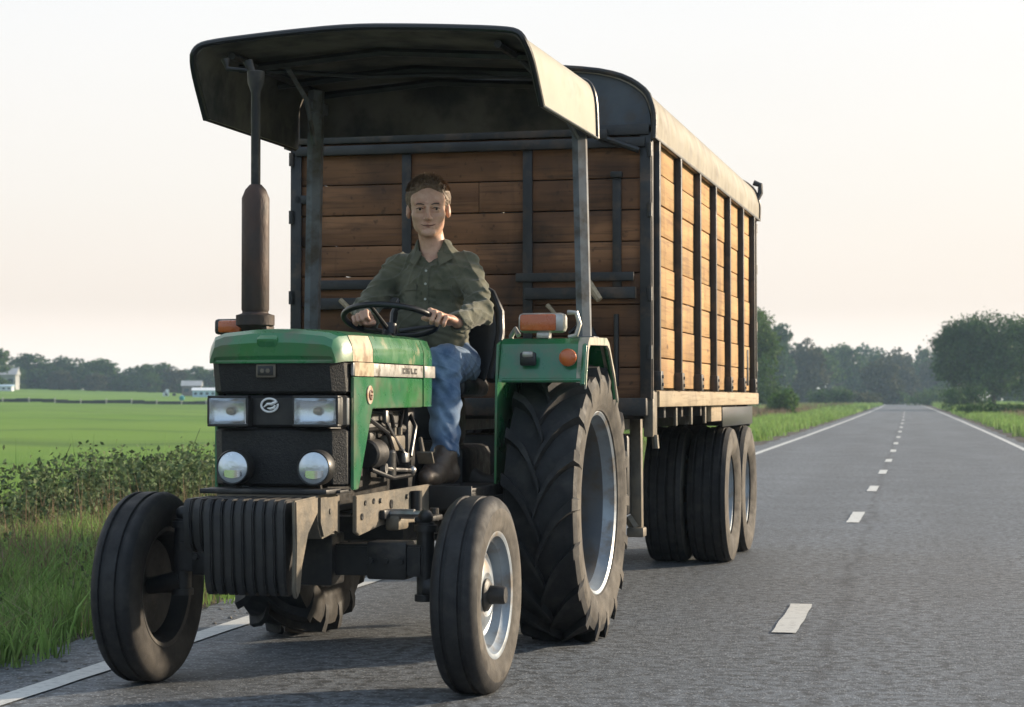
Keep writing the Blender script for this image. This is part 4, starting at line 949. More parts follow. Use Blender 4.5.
# joints
NK = (.075, -.205, 1.80); CH = (.075, -.19, 1.62); PV = (.08, -.16, 1.30)
SL, EL, WL = (.234, -.195, 1.738), (.338, -.34, 1.512), (.302, -.600, 1.452)       # arm at picture right
SR, ER, WR = (-.100, -.195, 1.738), (-.205, -.36, 1.520), (-.130, -.530, 1.462)    # arm at picture left
HL_, KL, AL = (.19, -.19, 1.262), (.240, -.600, 1.272), (.292, -.745, .885)
HRr, KR, AR = (-.02, -.19, 1.265), (-.09, -.600, 1.285), (-.19, -.78, .86)
B = Field((-.34, -1.06, .72), (.46, .02, 2.17), .0045)
B.cap(PV, CH, .115, .125, .03); B.ell((.075, -.20, 1.66), (.155, .10, .115), .03); B.cap((-.04, -.195, 1.735), (.18, -.195, 1.735), .045, .045, .03)
B.cap((.075, -.205, 1.76), NK, .070, .058, .02); B.cap(NK, HM @ Vector((0, .026, -.06)), .060, .056, .010)
for sh, el, wr in ((SL, EL, WL), (SR, ER, WR)): B.cap(sh, el, .046, .042, .02); B.cap(el, wr, .042, .026, .015)
for hp, kn, an in ((HL_, KL, AL), (HRr, KR, AR)): B.cap(hp, kn, .078, .056, .03); B.cap(kn, an, .052, .038, .02); B.cap(an, (an[0] - .02, an[1] - .12, an[2] - .085), .034, .026, .012)
# head
e_ = lambda c, r, k=.010, sub=False: B.ell(c, r, k, sub, HM)
c_ = lambda a, b, ra, rb, k=.006, sub=False: B.cap(a, b, ra, rb, k, sub, HM)
e_((0, .020, .052), (.080, .100, .090)); e_((0, -.040, .042), (.066, .052, .062)); e_((0, -.030, -.020), (.065, .060, .075), .02); e_((0, -.036, -.068), (.048, .056, .054), .028); e_((0, -.078, -.104), (.026, .018, .018), .016)
for s in (-1, 1):
    e_((s * .038, -.064, -.026), (.024, .022, .022), .022); e_((s * .038, -.006, -.066), (.018, .026, .026), .026); c_((s * .020, -.100, -.040), (s * .034, -.088, -.066), .0018, .0022, .006, True)
    e_((s * .078, .012, -.008), (.010, .019, .031), .012); e_((s * .087, .004, -.002), (.005, .009, .015), .004, True)
    e_((s * .032, -.103, .002), (.021, .016, .0145), .010, True)
    c_((s * .014, -.096, .021), (s * .046, -.088, .023), .0090, .0075, .009)
    e_((s * .032, -.0845, -.001), (.014, .0135, .0125), .003); c_((s * .020, -.091, -.0095), (s * .043, -.087, -.0085), .0045, .0045, .006)
    c_((s * .019, -.0935, .0085), (s * .044, -.0885, .0080), .0050, .0050, .006)
    e_((s * .012, -.108, -.042), (.0085, .010, .0075), .005); e_((s * .007, -.1135, -.0485), (.0035, .004, .003), .002, True)
    c_((s * .024, -.097, -.044), (s * .034, -.086, -.064), .0016, .0016, .003, True)
c_((0, -.094, .012), (0, -.116, -.034), .0085, .0115, .010); e_((0, -.117, -.038), (.011, .010, .0095), .006)
c_((-.025, -.086, -.066), (0, -.0965, -.0665), .0045, .0062, .005); c_((.025, -.086, -.066), (0, -.0965, -.0655), .0045, .0065, .005)
c_((-.018, -.087, -.079), (.018, -.087, -.079), .006, .006, .005)
c_((-.030, -.087, -.0665), (0, -.102, -.0735), .0018, .0020, .0025, True); c_((.031, -.086, -.0655), (0, -.102, -.0735), .0018, .0020, .0025, True)
# hands: palm, four bent fingers of unequal length and a thumb from the side of the palm
def hand(wr, mc, across, fdirs, lens, thumb, r0=.0112):
    wr = Vector(wr); mc = Vector(mc); ac = Vector(across)
    for i in range(4):
        m = mc + ac * (i - 1.5); B.cap(wr + ac * (i - 1.5) * .45, m, .0145, .0125, .010)
        p = m; rr = r0 * (1, 1.03, .98, .86)[i]
        for d, L in zip(fdirs, lens):
            q = p + Vector(d).normalized() * L * (.93, 1.03, .97, .82)[i]; B.cap(p, q, rr * 1.06, rr * .97, .0045); p = q; rr *= .94
    B.ell((wr + mc) / 2, (.030, .034, .018), .012)
    for a, b, ra, rb in thumb: B.cap(a, b, ra, rb, .006)
g1 = rimp(22)
hand(WL, (.262, -.688, 1.480), (.0225, .004, -.0100), ((-.22, -1, .16), (-.32, -.30, -.95), (-.30, .70, -.50)), (.046, .036, .022),
     [((.274, -.625, 1.452), (.236, -.668, 1.456), .0165, .0145), ((.236, -.668, 1.456), (.210, -.712, 1.466), .0135, .0120), ((.210, -.712, 1.466), (.188, -.738, 1.466), .0118, .0098)])
hand(WR, (-.132, -.622, 1.484), (-.0215, .006, -.008), ((.10, -1, .15), (.25, -.42, -.95), (.3, .62, -.55)), (.042, .030, .020),
     [((-.105, -.555, 1.455), (-.085, -.605, 1.455), .0150, .0130), ((-.085, -.605, 1.455), (-.088, -.645, 1.452), .0122, .0108), ((-.088, -.645, 1.452), (-.100, -.672, 1.448), .0105, .0088)])
P, Fc = B.mesh()
Hi = HM.inverted(); hp_ = (np.array(Hi.to_3x3()) @ P.T).T + np.array(Hi.translation)
fc = hp_[Fc].mean(1); lipmask = ((np.abs(fc[:, 0]) < .026) & (fc[:, 1] < -.084) & (fc[:, 2] > -.0845) & (fc[:, 2] < -.0625) & (np.abs(fc[:, 2] + .073) < .012 - .010 * (np.abs(fc[:, 0]) / .026) ** 2))
mpart('body', P, Fc, [skin, lipm], None, (lipmask & False).astype(int))
# eyes and mouth
bm = NB(); tube(bm, [HM @ Vector(p) for p in ((-.029, -.0868, -.0655), (-.018, -.0935, -.0712), (0, -.0985, -.0728), (.018, -.0935, -.0708), (.030, -.0860, -.0648))], [.0008, .0021, .0024, .0021, .0008], 6); mfin('mouth', bm, M('mouth_line', (.13, .05, .04), .6))
bm = NB(); tube(bm, [HM @ Vector(p) for p in ((-.018, -.0880, -.0765), (0, -.0925, -.0785), (.018, -.0880, -.0765))], [.002, .0042, .002], 8); mfin('lips', bm, lipm)
scl = M('shaded_eye_white', (.24, .21, .19), .35); iris = M('iris', (.02, .018, .016), .2)  # both darkened to hold the shadow under the brows
for s in (-1, 1):
    bm = NB(); c = HM @ Vector((s * .032, -.0868, -.0005)); sphere(bm, c, .0118, 16, 10); sphere(bm, HM @ Vector((s * .032 + .001, -.0945, .0003)), (.0066, .0050, .0066), 12, 8, mi=1)
    mfin('eye', bm, [scl, iris])
    bm = NB(); tube(bm, [HM @ Vector(p) for p in ((s * .014, -.1045, .0205), (s * .026, -.1020, .0245), (s * .040, -.0965, .0245), (s * .051, -.0875, .0190))], [.0022, .0036, .0032, .0012], 6); mfin('eyebrow', bm, M('dark_brow', (.06, .036, .022), .7))
    bm = NB(); tube(bm, [HM @ Vector(p) for p in ((s * .0175, -.0990, .0030), (s * .025, -.1015, .0062), (s * .034, -.1005, .0068), (s * .046, -.0935, .0025))], [.0015, .0024, .0025, .0014], 6); mfin('eyelash', bm, M('dark_brow', (.06, .036, .022), .7))
# hair
Hf = Field((-.07, -.42, 1.86), (.20, -.08, 2.19), .0035)
he = lambda c, r, k=.010, sub=False: Hf.ell(c, r, k, sub, HM)
he((0, .026, .054), (.0875, .104, .0945)); he((0, -.030, .092), (.062, .052, .048), .02); he((0, .075, .0), (.070, .050, .070), .02)
he((0, -.112, .024), (.070, .068, .088), .010, True); he((0, -.10, -.06), (.12, .10, .085), .006, True); he((0, -.02, -.115), (.12, .13, .085), .006, True)
for s in (-1, 1): he((s * .090, .010, -.006), (.022, .025, .036), .004, True); he((s * .085, -.062, -.02), (.03, .045, .06), .006, True)
rng = random.Random(3)
for k in range(0):     # short tousled tufts
    th = rng.uniform(0, 2 * math.pi); ph = rng.uniform(.0, 1.15); u = Vector((math.sin(ph) * math.cos(th), math.sin(ph) * math.sin(th), math.cos(ph)))
    if u.y < -.55 and u.z < .55: continue
    p = Vector((0, .022, .060)) + Vector((u.x * .084, u.y * .103, u.z * .093)); lean = Vector((rng.uniform(-.6, .6), rng.uniform(-.9, .2), rng.uniform(-.2, .7)))
    L = rng.uniform(.006, .013) * (1.5 if u.z > .7 and u.y < .0 else 1); Hf.cap(p, p + (u + lean * .7).normalized() * L, .0060, .0022, .004, False, HM)
Hf.add(lambda x, y, z: .0020 * np.sin(x * 420 + 2.2 * np.sin(z * 130)) * np.sin(y * 300 + 2 * np.sin(x * 150)) + .0012 * np.sin(x * 700 + z * 260))
P, Fc = Hf.mesh()
# fine strands combed forward and up over the cap
bvh = BVHTree.FromPolygons([tuple(p) for p in P], [tuple(int(i) for i in f) for f in Fc]); SV, SF = [], []
for k in range(7500):
    th = rng.uniform(0, 2 * math.pi); ph = rng.uniform(0, 1.9); u = HR @ Vector((math.sin(ph) * math.cos(th), math.sin(ph) * math.sin(th), math.cos(ph))); u.normalize()
    o0 = HM @ Vector((0, .02, .05)); hit = bvh.ray_cast(o0 + u * .25, -u)
    if not hit[0]: continue
    p, nrm = hit[0], hit[1]; top = max(0, (HR.inverted() @ u).z); cl = math.sin(u.x * 19 + 1.3) * math.cos(u.y * 17 + u.z * 9)
    g = HR @ Vector((.45 * cl + rng.uniform(-.25, .25), -.55 + rng.uniform(-.3, .3) if top > .3 else .5, (.25 if top > .3 else -.9)))
    L = (.008 + .012 * top + .009 * max(cl, 0) * top) * rng.uniform(.6, 1.2); d = (nrm * (.35 + .55 * top) + g).normalized(); side = d.cross(nrm).normalized() * .0011
    q = p + d * L * .55 - nrm * .0005; t_ = q + (d * .8 - nrm * .15 + g * .25).normalized() * L * .45; n0 = len(SV)
    SV += [p - side - nrm * .002, p + side - nrm * .002, q + side * .8, q - side * .8, t_ + side * .15, t_ - side * .15]; SF += [(n0, n0 + 1, n0 + 2, n0 + 3), (n0 + 3, n0 + 2, n0 + 4, n0 + 5)]
nb_ = len(P); mpart('hair', np.concatenate([P, np.array([tuple(v) for v in SV])]), np.concatenate([Fc, np.array(SF) + nb_]), hairm)
# shirt with folds
Sf = Field((-.34, -.66, 1.17), (.46, .03, 1.87), .0045)
Sf.cap(PV, (.075, -.19, 1.60), .150, .150, .03); Sf.ell((.075, -.205, 1.645), (.180, .118, .125), .04); Sf.cap((.075, -.20, 1.770), (.216, -.198, 1.722), .056, .054, .04); Sf.cap((.075, -.20, 1.770), (-.078, -.198, 1.722), .056, .054, .04)
Sf.ell((.02, -.28, 1.45), (.10, .06, .12), .04); Sf.ell((.14, -.28, 1.42), (.10, .06, .12), .04)
Sf.cap((.035, -.20, 1.792), (.115, -.20, 1.792), .060, .060, .03)
for sh, el, wr in ((SL, EL, WL), (SR, ER, WR)):
    w2 = Vector(el).lerp(Vector(wr), .95); Sf.cap(Vector(sh) + Vector((0, 0, -.012)), el, .062, .056, .03); Sf.cap(el, w2, .056, .044, .02)
    w3 = Vector(el).lerp(Vector(wr), .88); Sf.cap(w3, w2, .048, .046, .006)
def folds(x, y, z):
    a = .0048 * np.sin(22 * x + 50 * z + 2.4 * np.sin(30 * y + 11 * x) + 1.1) * np.sin(14 * x - 16 * y + 3 * np.sin(13 * z))
    b = .0042 * np.sin(64 * z - 38 * x + 2.5 * np.sin(26 * x) + 30 * y); c = .0022 * np.sin(120 * z + 60 * x + 3 * np.sin(40 * z))
    d = .0060 * (1 - np.abs(np.sin(26 * z + 34 * np.abs(x - .07) + 1.8 * np.sin(17 * x + 9 * z)))) ** 4 + .0050 * (1 - np.abs(np.sin(19 * z - 22 * x + 14 * y + 2.2 * np.sin(12 * z)))) ** 5
    return a + b * (.5 + .5 * np.sin(9 * x + 7 * z)) + c - d
Sf.add(folds)
Sf.cap((.075, -.205, 1.70), HM @ Vector((0, .0, -.03)), .052, .064, .008, True)          # neck opening and V at the front
Sf.cap((.078, -.36, 1.715), (.075, -.30, 1.86), .012, .050, .008, True); Sf.ell((.078, -.34, 1.775), (.040, .075, .055), .008, True)
for el, wr in ((EL, WL), (ER, WR)): e2 = Vector(el).lerp(Vector(wr), .72); w3 = Vector(el).lerp(Vector(wr), 1.15); Sf.cap(e2, w3, .028, .034, .003, True); w4 = Vector(el).lerp(Vector(wr), 1.14); Sf.ell(w4, (.045, .030, .045), .003, True)
P, Fc = Sf.mesh(); shirt = mpart('shirt', P, Fc, shirtm)
bv = BVHTree.FromPolygons([tuple(p) for p in P], [tuple(int(i) for i in f) for f in Fc])
fwd = Vector((.2, -.98, 0)).normalized()
def snap(x, z, off=.004):
    h = bv.ray_cast(Vector((x, -1.2, z)) , Vector((0, 1, 0)))
    y = h[0].y if h[0] else -.3
    return Vector((x, y - off, z))
def patch(bm, q, nu, nv, off, th=.0025, mi=0):     # a cloth patch that follows the shirt: q = four (x, z) corners
    G = []
    for j in range(nv + 1):
        row = []
        for i in range(nu + 1):
            u, v = i / nu, j / nv; a = (Vector(q[0]).lerp(Vector(q[1]), u)).lerp(Vector(q[3]).lerp(Vector(q[2]), u), v); row.append(snap(a.x, a.y, off))
        G.append(row)
    F_ = [[bm.verts.new(p) for p in r] for r in G]; K_ = [[bm.verts.new(p + Vector((0, .012, 0))) for p in r] for r in G]; fs = []
    for j in range(nv):
        for i in range(nu): fs.append(bm.faces.new((F_[j][i], F_[j][i + 1], F_[j + 1][i + 1], F_[j + 1][i]))); fs.append(bm.faces.new((K_[j][i], K_[j + 1][i], K_[j + 1][i + 1], K_[j][i + 1])))
    per = [(0, i) for i in range(nu + 1)] + [(j, nu) for j in range(1, nv + 1)] + [(nv, i) for i in range(nu - 1, -1, -1)] + [(j, 0) for j in range(nv - 1, 0, -1)]
    for a, b in zip(per, per[1:] + per[:1]): fs.append(bm.faces.new((F_[a[0]][a[1]], K_[a[0]][a[1]], K_[b[0]][b[1]], F_[b[0]][b[1]])))
    bmesh.ops.recalc_face_normals(bm, faces=fs)
for sx, q in ((1, [(.120, 1.640), (.190, 1.636), (.190, 1.585), (.120, 1.588)]), (-1, [(-.035, 1.636), (.035, 1.640), (.035, 1.588), (-.035, 1.585)])):
    bm = NB(); patch(bm, [(q[0][0] + .003, q[0][1] - .01), (q[1][0] - .003, q[1][1] - .01), (q[2][0] - .003, q[2][1] - .045), (q[3][0] + .003, q[3][1] - .045)], 6, 6, .0025); o = mfin('pocket', bm, shirtm, shirt)
    bm = NB(); mid = ((q[2][0] + q[3][0]) / 2, q[2][1] + .014); patch(bm, [q[0], q[1], (q[2][0], q[2][1] + .026), (q[3][0], q[3][1] + .026)], 6, 3, .0095); mfin('pocket_flap', bm, shirtm, shirt)
bm = NB(); patch(bm, [(.064, 1.715), (.090, 1.715), (.088, 1.33), (.062, 1.33)], 3, 20, .005); mfin('placket', bm, shirtm, shirt)
btn = M('shirt_button', (.45, .45, .40), .35)
for z in (1.700, 1.640, 1.570, 1.495):
    p = snap(.077, z, .009); bm = NB(); tube(bm, [p + Vector((0, .004, 0)), p], .0055, 12); mfin('button', bm, btn, shirt)
# collar: two turned-down leaves
for s in (-1, 1):
    bm = NB(); nk = HM @ Vector((0, .0, -.10)); secs = []
    for a in np.linspace(0, 1, 9):
        th = rad(90 - s * 0) - s * a * rad(150); R1 = .073 + .006 * a; up = 1.866 - .066 * a - .015 * a * a
        c0 = Vector((.076, -.208, up)); dirv = Vector((math.cos(th), math.sin(th) * 1.05, 0)); drop = .030 + .030 * a ** 2
        top = c0 + dirv * (R1 - .004); low = c0 + dirv * (R1 + .024 + .012 * a) + Vector((0, 0, -drop))
        secs.append([top + dirv * .004 + Vector((0, 0, .002)), top - dirv * .003, low - dirv * .003 + Vector((0, 0, -.001)), low + dirv * .003])
    loft(bm, secs); mfin('collar', bm, shirtm, shirt, 60)
# jeans
Jf = Field((-.28, -.92, .80), (.46, .0, 1.45), .0045)
Jf.cap((.0, -.17, 1.275), (.15, -.17, 1.275), .125, .125, .03)
for hp, kn, an in ((HL_, KL, AL), (HRr, KR, AR)): Jf.cap(hp, kn, .098, .078, .03); Jf.cap(kn, Vector(kn).lerp(Vector(an), .45), .076, .066, .02); Jf.cap(Vector(kn).lerp(Vector(an), .45), an, .066, .060, .02)
Jf.add(lambda x, y, z: -.0050 * (1 - np.abs(np.sin(24 * z + 16 * x + 18 * y + 2 * np.sin(15 * z)))) ** 4 + .0034 * np.sin(34 * z + 20 * x + 26 * y + 2.2 * np.sin(21 * z)) * np.sin(12 * z - 30 * x) + .0032 * np.sin(70 * z + 34 * x + 2.5 * np.sin(30 * x + 20 * y)) * np.clip((y + .45) * -6, .2, 1) + .0016 * np.sin(130 * z - 50 * y))
for kn, an in ((KL, AL), (KR, AR)):
    d = (Vector(an) - Vector(kn)).normalized(); Jf.ell(Vector(an) + d * .058, (.10, .10, .055), .003, True, R=d.to_track_quat('Z', 'Y').to_matrix()); Jf.cap(Vector(an) + d * .025, Vector(an) + d * .1, .034, .046, .004, True)
P, Fc = Jf.mesh(); jeans = mpart('jeans', P, Fc, jeansm)
# boots
for an, dx in ((AL, -.035), (AR, -.02)):
    a = Vector(an); Bf = Field(a + Vector((-.13, -.28, -.17)), a + Vector((.13, .12, .13)), .0045)
    hl = a + Vector((.008, .015, -.085)); ball = a + Vector((dx * .8, -.125, -.100)); toe = a + Vector((dx, -.180, -.104))
    Bf.cap(a + Vector((0, 0, .035)), hl, .038, .046, .02); Bf.cap(hl, ball, .042, .043, .03); Bf.cap(ball, toe, .044, .036, .02); Bf.cap(a + Vector((0, -.02, -.01)), ball, .050, .042, .03)
    Bf.add(lambda x, y, z: .0018 * np.sin(120 * y + 40 * z + 2 * np.sin(50 * x)))
    zf = a.z - .138
    g = np.meshgrid(*[Bf.lo[i] + Bf.h * np.arange(Bf.n[i]) for i in range(3)], indexing='ij', sparse=True); Bf.v = np.maximum(Bf.v, (zf - g[2]).astype(np.float32) + 0 * Bf.v)
    P, Fc = Bf.mesh(); bt = mpart('boot', P, Fc, bootm)
    bm = NB(); outl = []
    for (q, r) in ((hl, .046), (ball, .047), (toe, .038)): pass
    dr = (toe - hl); dr.z = 0; dr.normalize(); nx = Vector((dr.y, -dr.x, 0)); ring = []
    for t, wd in ((-.045, .020), (-.035, .038), (.0, .045), (.06, .038), (.13, .047), (.18, .044), (.215, .030), (.228, .012)): ring.append((t, wd))
    lo_ = [hl + dr * t + nx * w for t, w in ring] + [hl + dr * t - nx * w for t, w in ring[::-1]]
    secs = [[Vector((p.x, p.y, zz)) for p in lo_] for zz in (zf - .018, zf + .004)]
    loft(bm, secs); tube(bm, [hl + dr * .01 + Vector((0, 0, -.075)), hl + dr * .01 + Vector((0, 0, -.055))], .036, 14); mfin('sole', bm, rubber, bt)
# ------------------------------------------------------------ vegetation
rs = np.random.RandomState(11)
def leafm(name, c1, c2, isl=.35, tr=.25):
    m = M(name, c1, .75, col2=c2, scale=.8 if 'tree' in name else 6, island=isl, spec=.25, detail=3); t = m.node_tree; b = t.nodes['Principled BSDF']
    ts = t.nodes.new('ShaderNodeBsdfTranslucent'); mx = t.nodes.new('ShaderNodeMixShader'); mx.inputs[0].default_value = tr
    src = b.inputs['Base Color'].links[0].from_socket; t.links.new(src, ts.inputs[0]); o = [n for n in t.nodes if n.type == 'OUTPUT_MATERIAL'][0]
    t.links.new(b.outputs[0], mx.inputs[1]); t.links.new(ts.outputs[0], mx.inputs[2]); t.links.new(mx.outputs[0], o.inputs[0]); return m
tree_a = leafm('tree_leaves_dark', (.024, .068, .012), (.060, .115, .022), .5); tree_b = leafm('tree_leaves_mid', (.050, .115, .018), (.095, .150, .032), .5); tree_c = leafm('tree_leaves_olive', (.050, .065, .022), (.085, .085, .035))
bush_m = leafm('bramble_leaves', (.048, .085, .036), (.15, .19, .085), .6); bark = M('bark', (.075, .058, .043), .9, col2=(.035, .028, .022), scale=6, bump=.02, bscale=8, stretch=(1, 1, .3))
grass_m = leafm('verge_grass', (.150, .275, .065), (.25, .35, .11), .45, .4); dry_m = leafm('dry_grass_stems', (.20, .135, .085), (.28, .20, .13), .35, .3)
heath_m = leafm('brown_heath', (.26, .165, .125), (.15, .14, .07), .35, .2)
def leaf_quads(P, size, up=.3):
    """small leaf-shaped quads at points P, tilted at random"""
    n = len(P); d = rs.normal(size=(n, 3)); d /= np.linalg.norm(d, axis=1)[:, None]; w = rs.normal(size=(n, 3)); w[:, 2] += up
    w = np.cross(d, w); w /= np.linalg.norm(w, axis=1)[:, None] + 1e-9; s = size * rs.uniform(.6, 1.4, n)[:, None]
    a = P - d * s * .5; b = P + w * s * .28; c = P + d * s * .5; e = P - w * s * .28
    V = np.stack([a, b, c, e], 1).reshape(-1, 3); return V, np.arange(4 * n).reshape(-1, 4)
def crown_pts(n, lobes, shell=.55, clump=9, cs=.35):
    """points in clumps towards the surface of several lobes; lobes: (centre, radii)"""
    wts = np.array([r[0] * r[1] * r[2] for _, r in lobes]) ** .66; wts /= wts.sum(); nc = n // clump; k = rs.choice(len(lobes), nc, p=wts)
    C = np.array([l[0] for l in lobes])[k]; R_ = np.array([l[1] for l in lobes])[k]
    d = rs.normal(size=(nc, 3)); d /= np.linalg.norm(d, axis=1)[:, None]; rr = 1 - shell * rs.rand(nc) ** 1.6 + rs.normal(size=nc) * .05
    c = C + d * R_ * rr[:, None]
    P = np.repeat(c, clump, 0) + rs.normal(size=(nc * clump, 3)) * cs * (.5 + rs.rand(nc * clump, 1)); return P
def make_tree(name, h, r, kind, mat, nleaf, lsize, lean=0, loc=(0, 0, 0), trunk_r=None, dome=False):
    root = empty(name, loc); lobes = []; q = np.random.RandomState(int(h * 100 + r * 10 + kind)); nl = 9 if kind != 2 else 12
    base = {0: .12, 1: .08, 2: .16}[kind]
    lobes.append(((lean * r * .3, 0, h * .62), (r * .62, r * .62, h * .30)))
    for i in range(nl):
        a = 2 * math.pi * i / nl + q.uniform(-.3, .3); rz = q.uniform(base + .1, .86); rad_ = r * (.62 if rz < .6 else .42) * q.uniform(.75, 1.1)
        lobes.append(((rad_ * math.cos(a) + lean * r * .3, rad_ * math.sin(a), h * rz), (r * q.uniform(.28, .42), r * q.uniform(.28, .42), h * q.uniform(.10, .17))))
    if dome: lobes[0] = ((0, 0, h * .56), (r * .80, r * .80, h * .42))
    for i in range(0 if dome else 7):      # low branches and undergrowth round the foot
        a = 2 * math.pi * i / 7 + q.uniform(-.3, .3); rad_ = r * q.uniform(.3, .85); lobes.append(((rad_ * math.cos(a), rad_ * math.sin(a), h * q.uniform(.05, .16)), (r * q.uniform(.25, .4), r * q.uniform(.25, .4), h * q.uniform(.08, .16))))
    P = crown_pts(nleaf, lobes, shell=.7, cs=r * .032); P = P[P[:, 2] > h * .01]; V, Fq = leaf_quads(P, lsize); raw('crown', V, Fq, mat, root, False)
    bm = NB(); tr = trunk_r or h * .022
    tube(bm, [(0, 0, -.2), (.05 * r * lean, 0, h * .2), (.15 * r * lean, .02 * h, h * .42), (.25 * lean * r, 0, h * .66)], [tr * 1.35, tr, tr * .8, tr * .35], 8)
    for i, (c, rr) in enumerate(lobes[1:nl + 1]):
        st = Vector((.1 * r * lean, 0, h * (.18 + .3 * (i / nl)))); e_nd = Vector(c) * .92; mid = st.lerp(e_nd, .5) + Vector((0, 0, -h * .03))
        tube(bm, [st, mid, e_nd], [tr * .5, tr * .33, tr * .12], 5)
    finish('trunk', bm, bark, root); return root
def place(o, s, y, rz=0, sc=1, label=None, cat='tree', group=None):
    p = r2w(s, y); z = float(hgt(s, y)); o.location = (p.x, p.y, z - .05); o.rotation_euler = (0, 0, rz)
    o.scale = (sc, sc, sc) if not isinstance(sc, tuple) else sc; tag(o, label, cat, group); return o
def px2road(u, y_w):     # screen column and forward distance -> road frame
    X = (u - 512) / F_PX * y_w; s = X * ca_ + y_w * sa_; yy = -X * sa_ + y_w * ca_; return s, yy
# the big tree at the right, and the ones around it
T1 = make_tree('broad_tree', 9.2, 7.0, 2, tree_a, 72000, .27, -.25, dome=True); place(T1, *px2road(994, 190), .4, 1, 'largest tree, a wide dark crown overhanging the right side of the road', 'tree')
T2 = make_tree('leafy_tree', 10.3, 3.9, 0, tree_b, 26000, .22, .2); place(T2, *px2road(747, 175), 0, 1, 'green tree just behind the rear end of the trailer', 'tree')
# wood that closes the road in the distance
protos = [make_tree('distant_tree', 10, 4.6, k % 3, (tree_a, tree_b, tree_c, tree_a)[k], 9500, .50, (.3, -.4, .1, 0)[k]) for k in range(4)]
spots = [(772, 330, 1.05), (790, 350, 1.10), (806, 345, .98), (824, 365, .94), (838, 400, .95), (853, 380, .86), (868, 420, .98), (884, 345, .88), (897, 400, 1.02), (908, 520, .95), (921, 480, 1.0), (930, 430, 1.15), (941, 460, 1.2), (934, 420, .95),
         (952, 390, .95), (1020, 330, 1.0), (1052, 260, 1.0), (874, 480, 1.1), (846, 480, 1.05), (815, 430, 1.1), (764, 380, 1.1), (900, 600, 1.1), (916, 640, 1.0)]
def from_proto(pr, s, y, rz, sc, label, cat, group):
    o = pr if not pr.get('used') else copy_tree(pr); pr['used'] = 1
    if 'used' in o and o is not pr: pass
    return place(o, s, y, rz, sc, label, cat, group)
for i, (u, D, sc) in enumerate(spots):
    sc *= 1.14 if D < 500 else 1.25
    from_proto(protos[(i * 3 + i // 4) % 4], *px2road(u, D), rs.uniform(0, 6), (sc * rs.uniform(.85, 1.1), sc * rs.uniform(.85, 1.1), sc * rs.uniform(.88, 1.18)), 'hazy tree in the wood that closes off the far end of the road', 'tree', 'trees of the hazy wood at the far end of the road')
# tree line across the field on the left
lt = [(-12, 1.3, 340), (6, .75, 420), (22, 1.12, 400), (34, 1.25, 395), (47, 1.05, 410), (60, 1.15, 405), (73, 1.18, 400), (86, .9, 420), (102, 1.12, 395), (116, .86, 430), (130, .84, 430), (143, .98, 405), (156, 1.08, 400), (171, 1.08, 400), (184, .88, 410), (198, .98, 415), (211, 1.0, 405), (226, 1.0, 410), (242, .98, 410), (256, 1.0, 415), (272, 1.0, 410), (290, 1, 420),
      (-40, 1.1, 390), (-75, 1.0, 400), (-110, 1.15, 405), (320, 1.0, 410), (355, 1.1, 420), (395, 1, 405), (435, 1.1, 410), (475, 1.2, 415), (515, 1.1, 410), (555, 1.3, 405), (595, 1.3, 400), (640, 1.4, 395), (690, 1.5, 390), (730, 1.5, 380), (15, .7, 380), (95, .7, 385), (120, .6, 390), (190, .62, 390), (150, .7, 390), (60, .75, 385)]
for i, (u, sc, D) in enumerate(lt):
    from_proto(protos[(i * 5 + 1) % 4], *px2road(u, D), rs.uniform(0, 6), (sc * .95, sc * .95, sc * .56 * rs.uniform(.93, 1.07)), 'hazy tree in the row beyond the green field', 'tree', 'trees in the row beyond the field')
for p in protos:
    if 'used' in p: del p['used']
for o in bpy.data.objects:
    if 'used' in o: del o['used']

# leaf bushes
def bush(name, w, d, h, n, mat, ls):
    lob = [((rs.uniform(-.5, .5) * w, rs.uniform(-.5, .5) * d, h * rs.uniform(.25, .6)), (w * rs.uniform(.22, .4), d * rs.uniform(.22, .4), h * rs.uniform(.25, .42))) for _ in range(7)] + [((0, 0, h * .4), (w * .5, d * .5, h * .5))]
    P = crown_pts(n, lob, .5, 7, min(w, h) * .06); P = P[P[:, 2] > .02]; V, Fq = leaf_quads(P, ls); return raw(name, V, Fq, mat, None, False)
blist = [(830, 250, 4.2, 2.5, tree_a, 'low dark bush left of the road, nearest of the bushes under the hazy wood'), (852, 290, 6.0, 2.4, tree_c, 'wide grey-green bush on the left verge, right beside the low dark bush'), (893, 345, 4.6, 3.4, tree_b, 'pale green round bush beside the left edge of the far road'),
         (782, 120, 1.7, 1.8, tree_b, 'young green bush beside the tree behind the trailer'), (942, 300, 6.5, 2.8, tree_b, 'pale shrub beside the right edge of the road, left of the big tree trunk'), (966, 170, 3.2, 2.4, tree_a, 'blue-green rounded shrub in front of the big tree'),
         (1012, 120, 4.0, .9, tree_a, 'low dark shrub on the right verge below the big tree'), (872, 400, 5.0, 2.4, tree_a, 'dark bush behind the pale round bush at the left roadside')]
for u, D, w, h, m, lab in blist:
    b = bush('bush', w, w * .8, h, 3400, m, .10 + D * .0007); place(b, *px2road(u, D), rs.uniform(0, 6), 1, lab, 'bush')

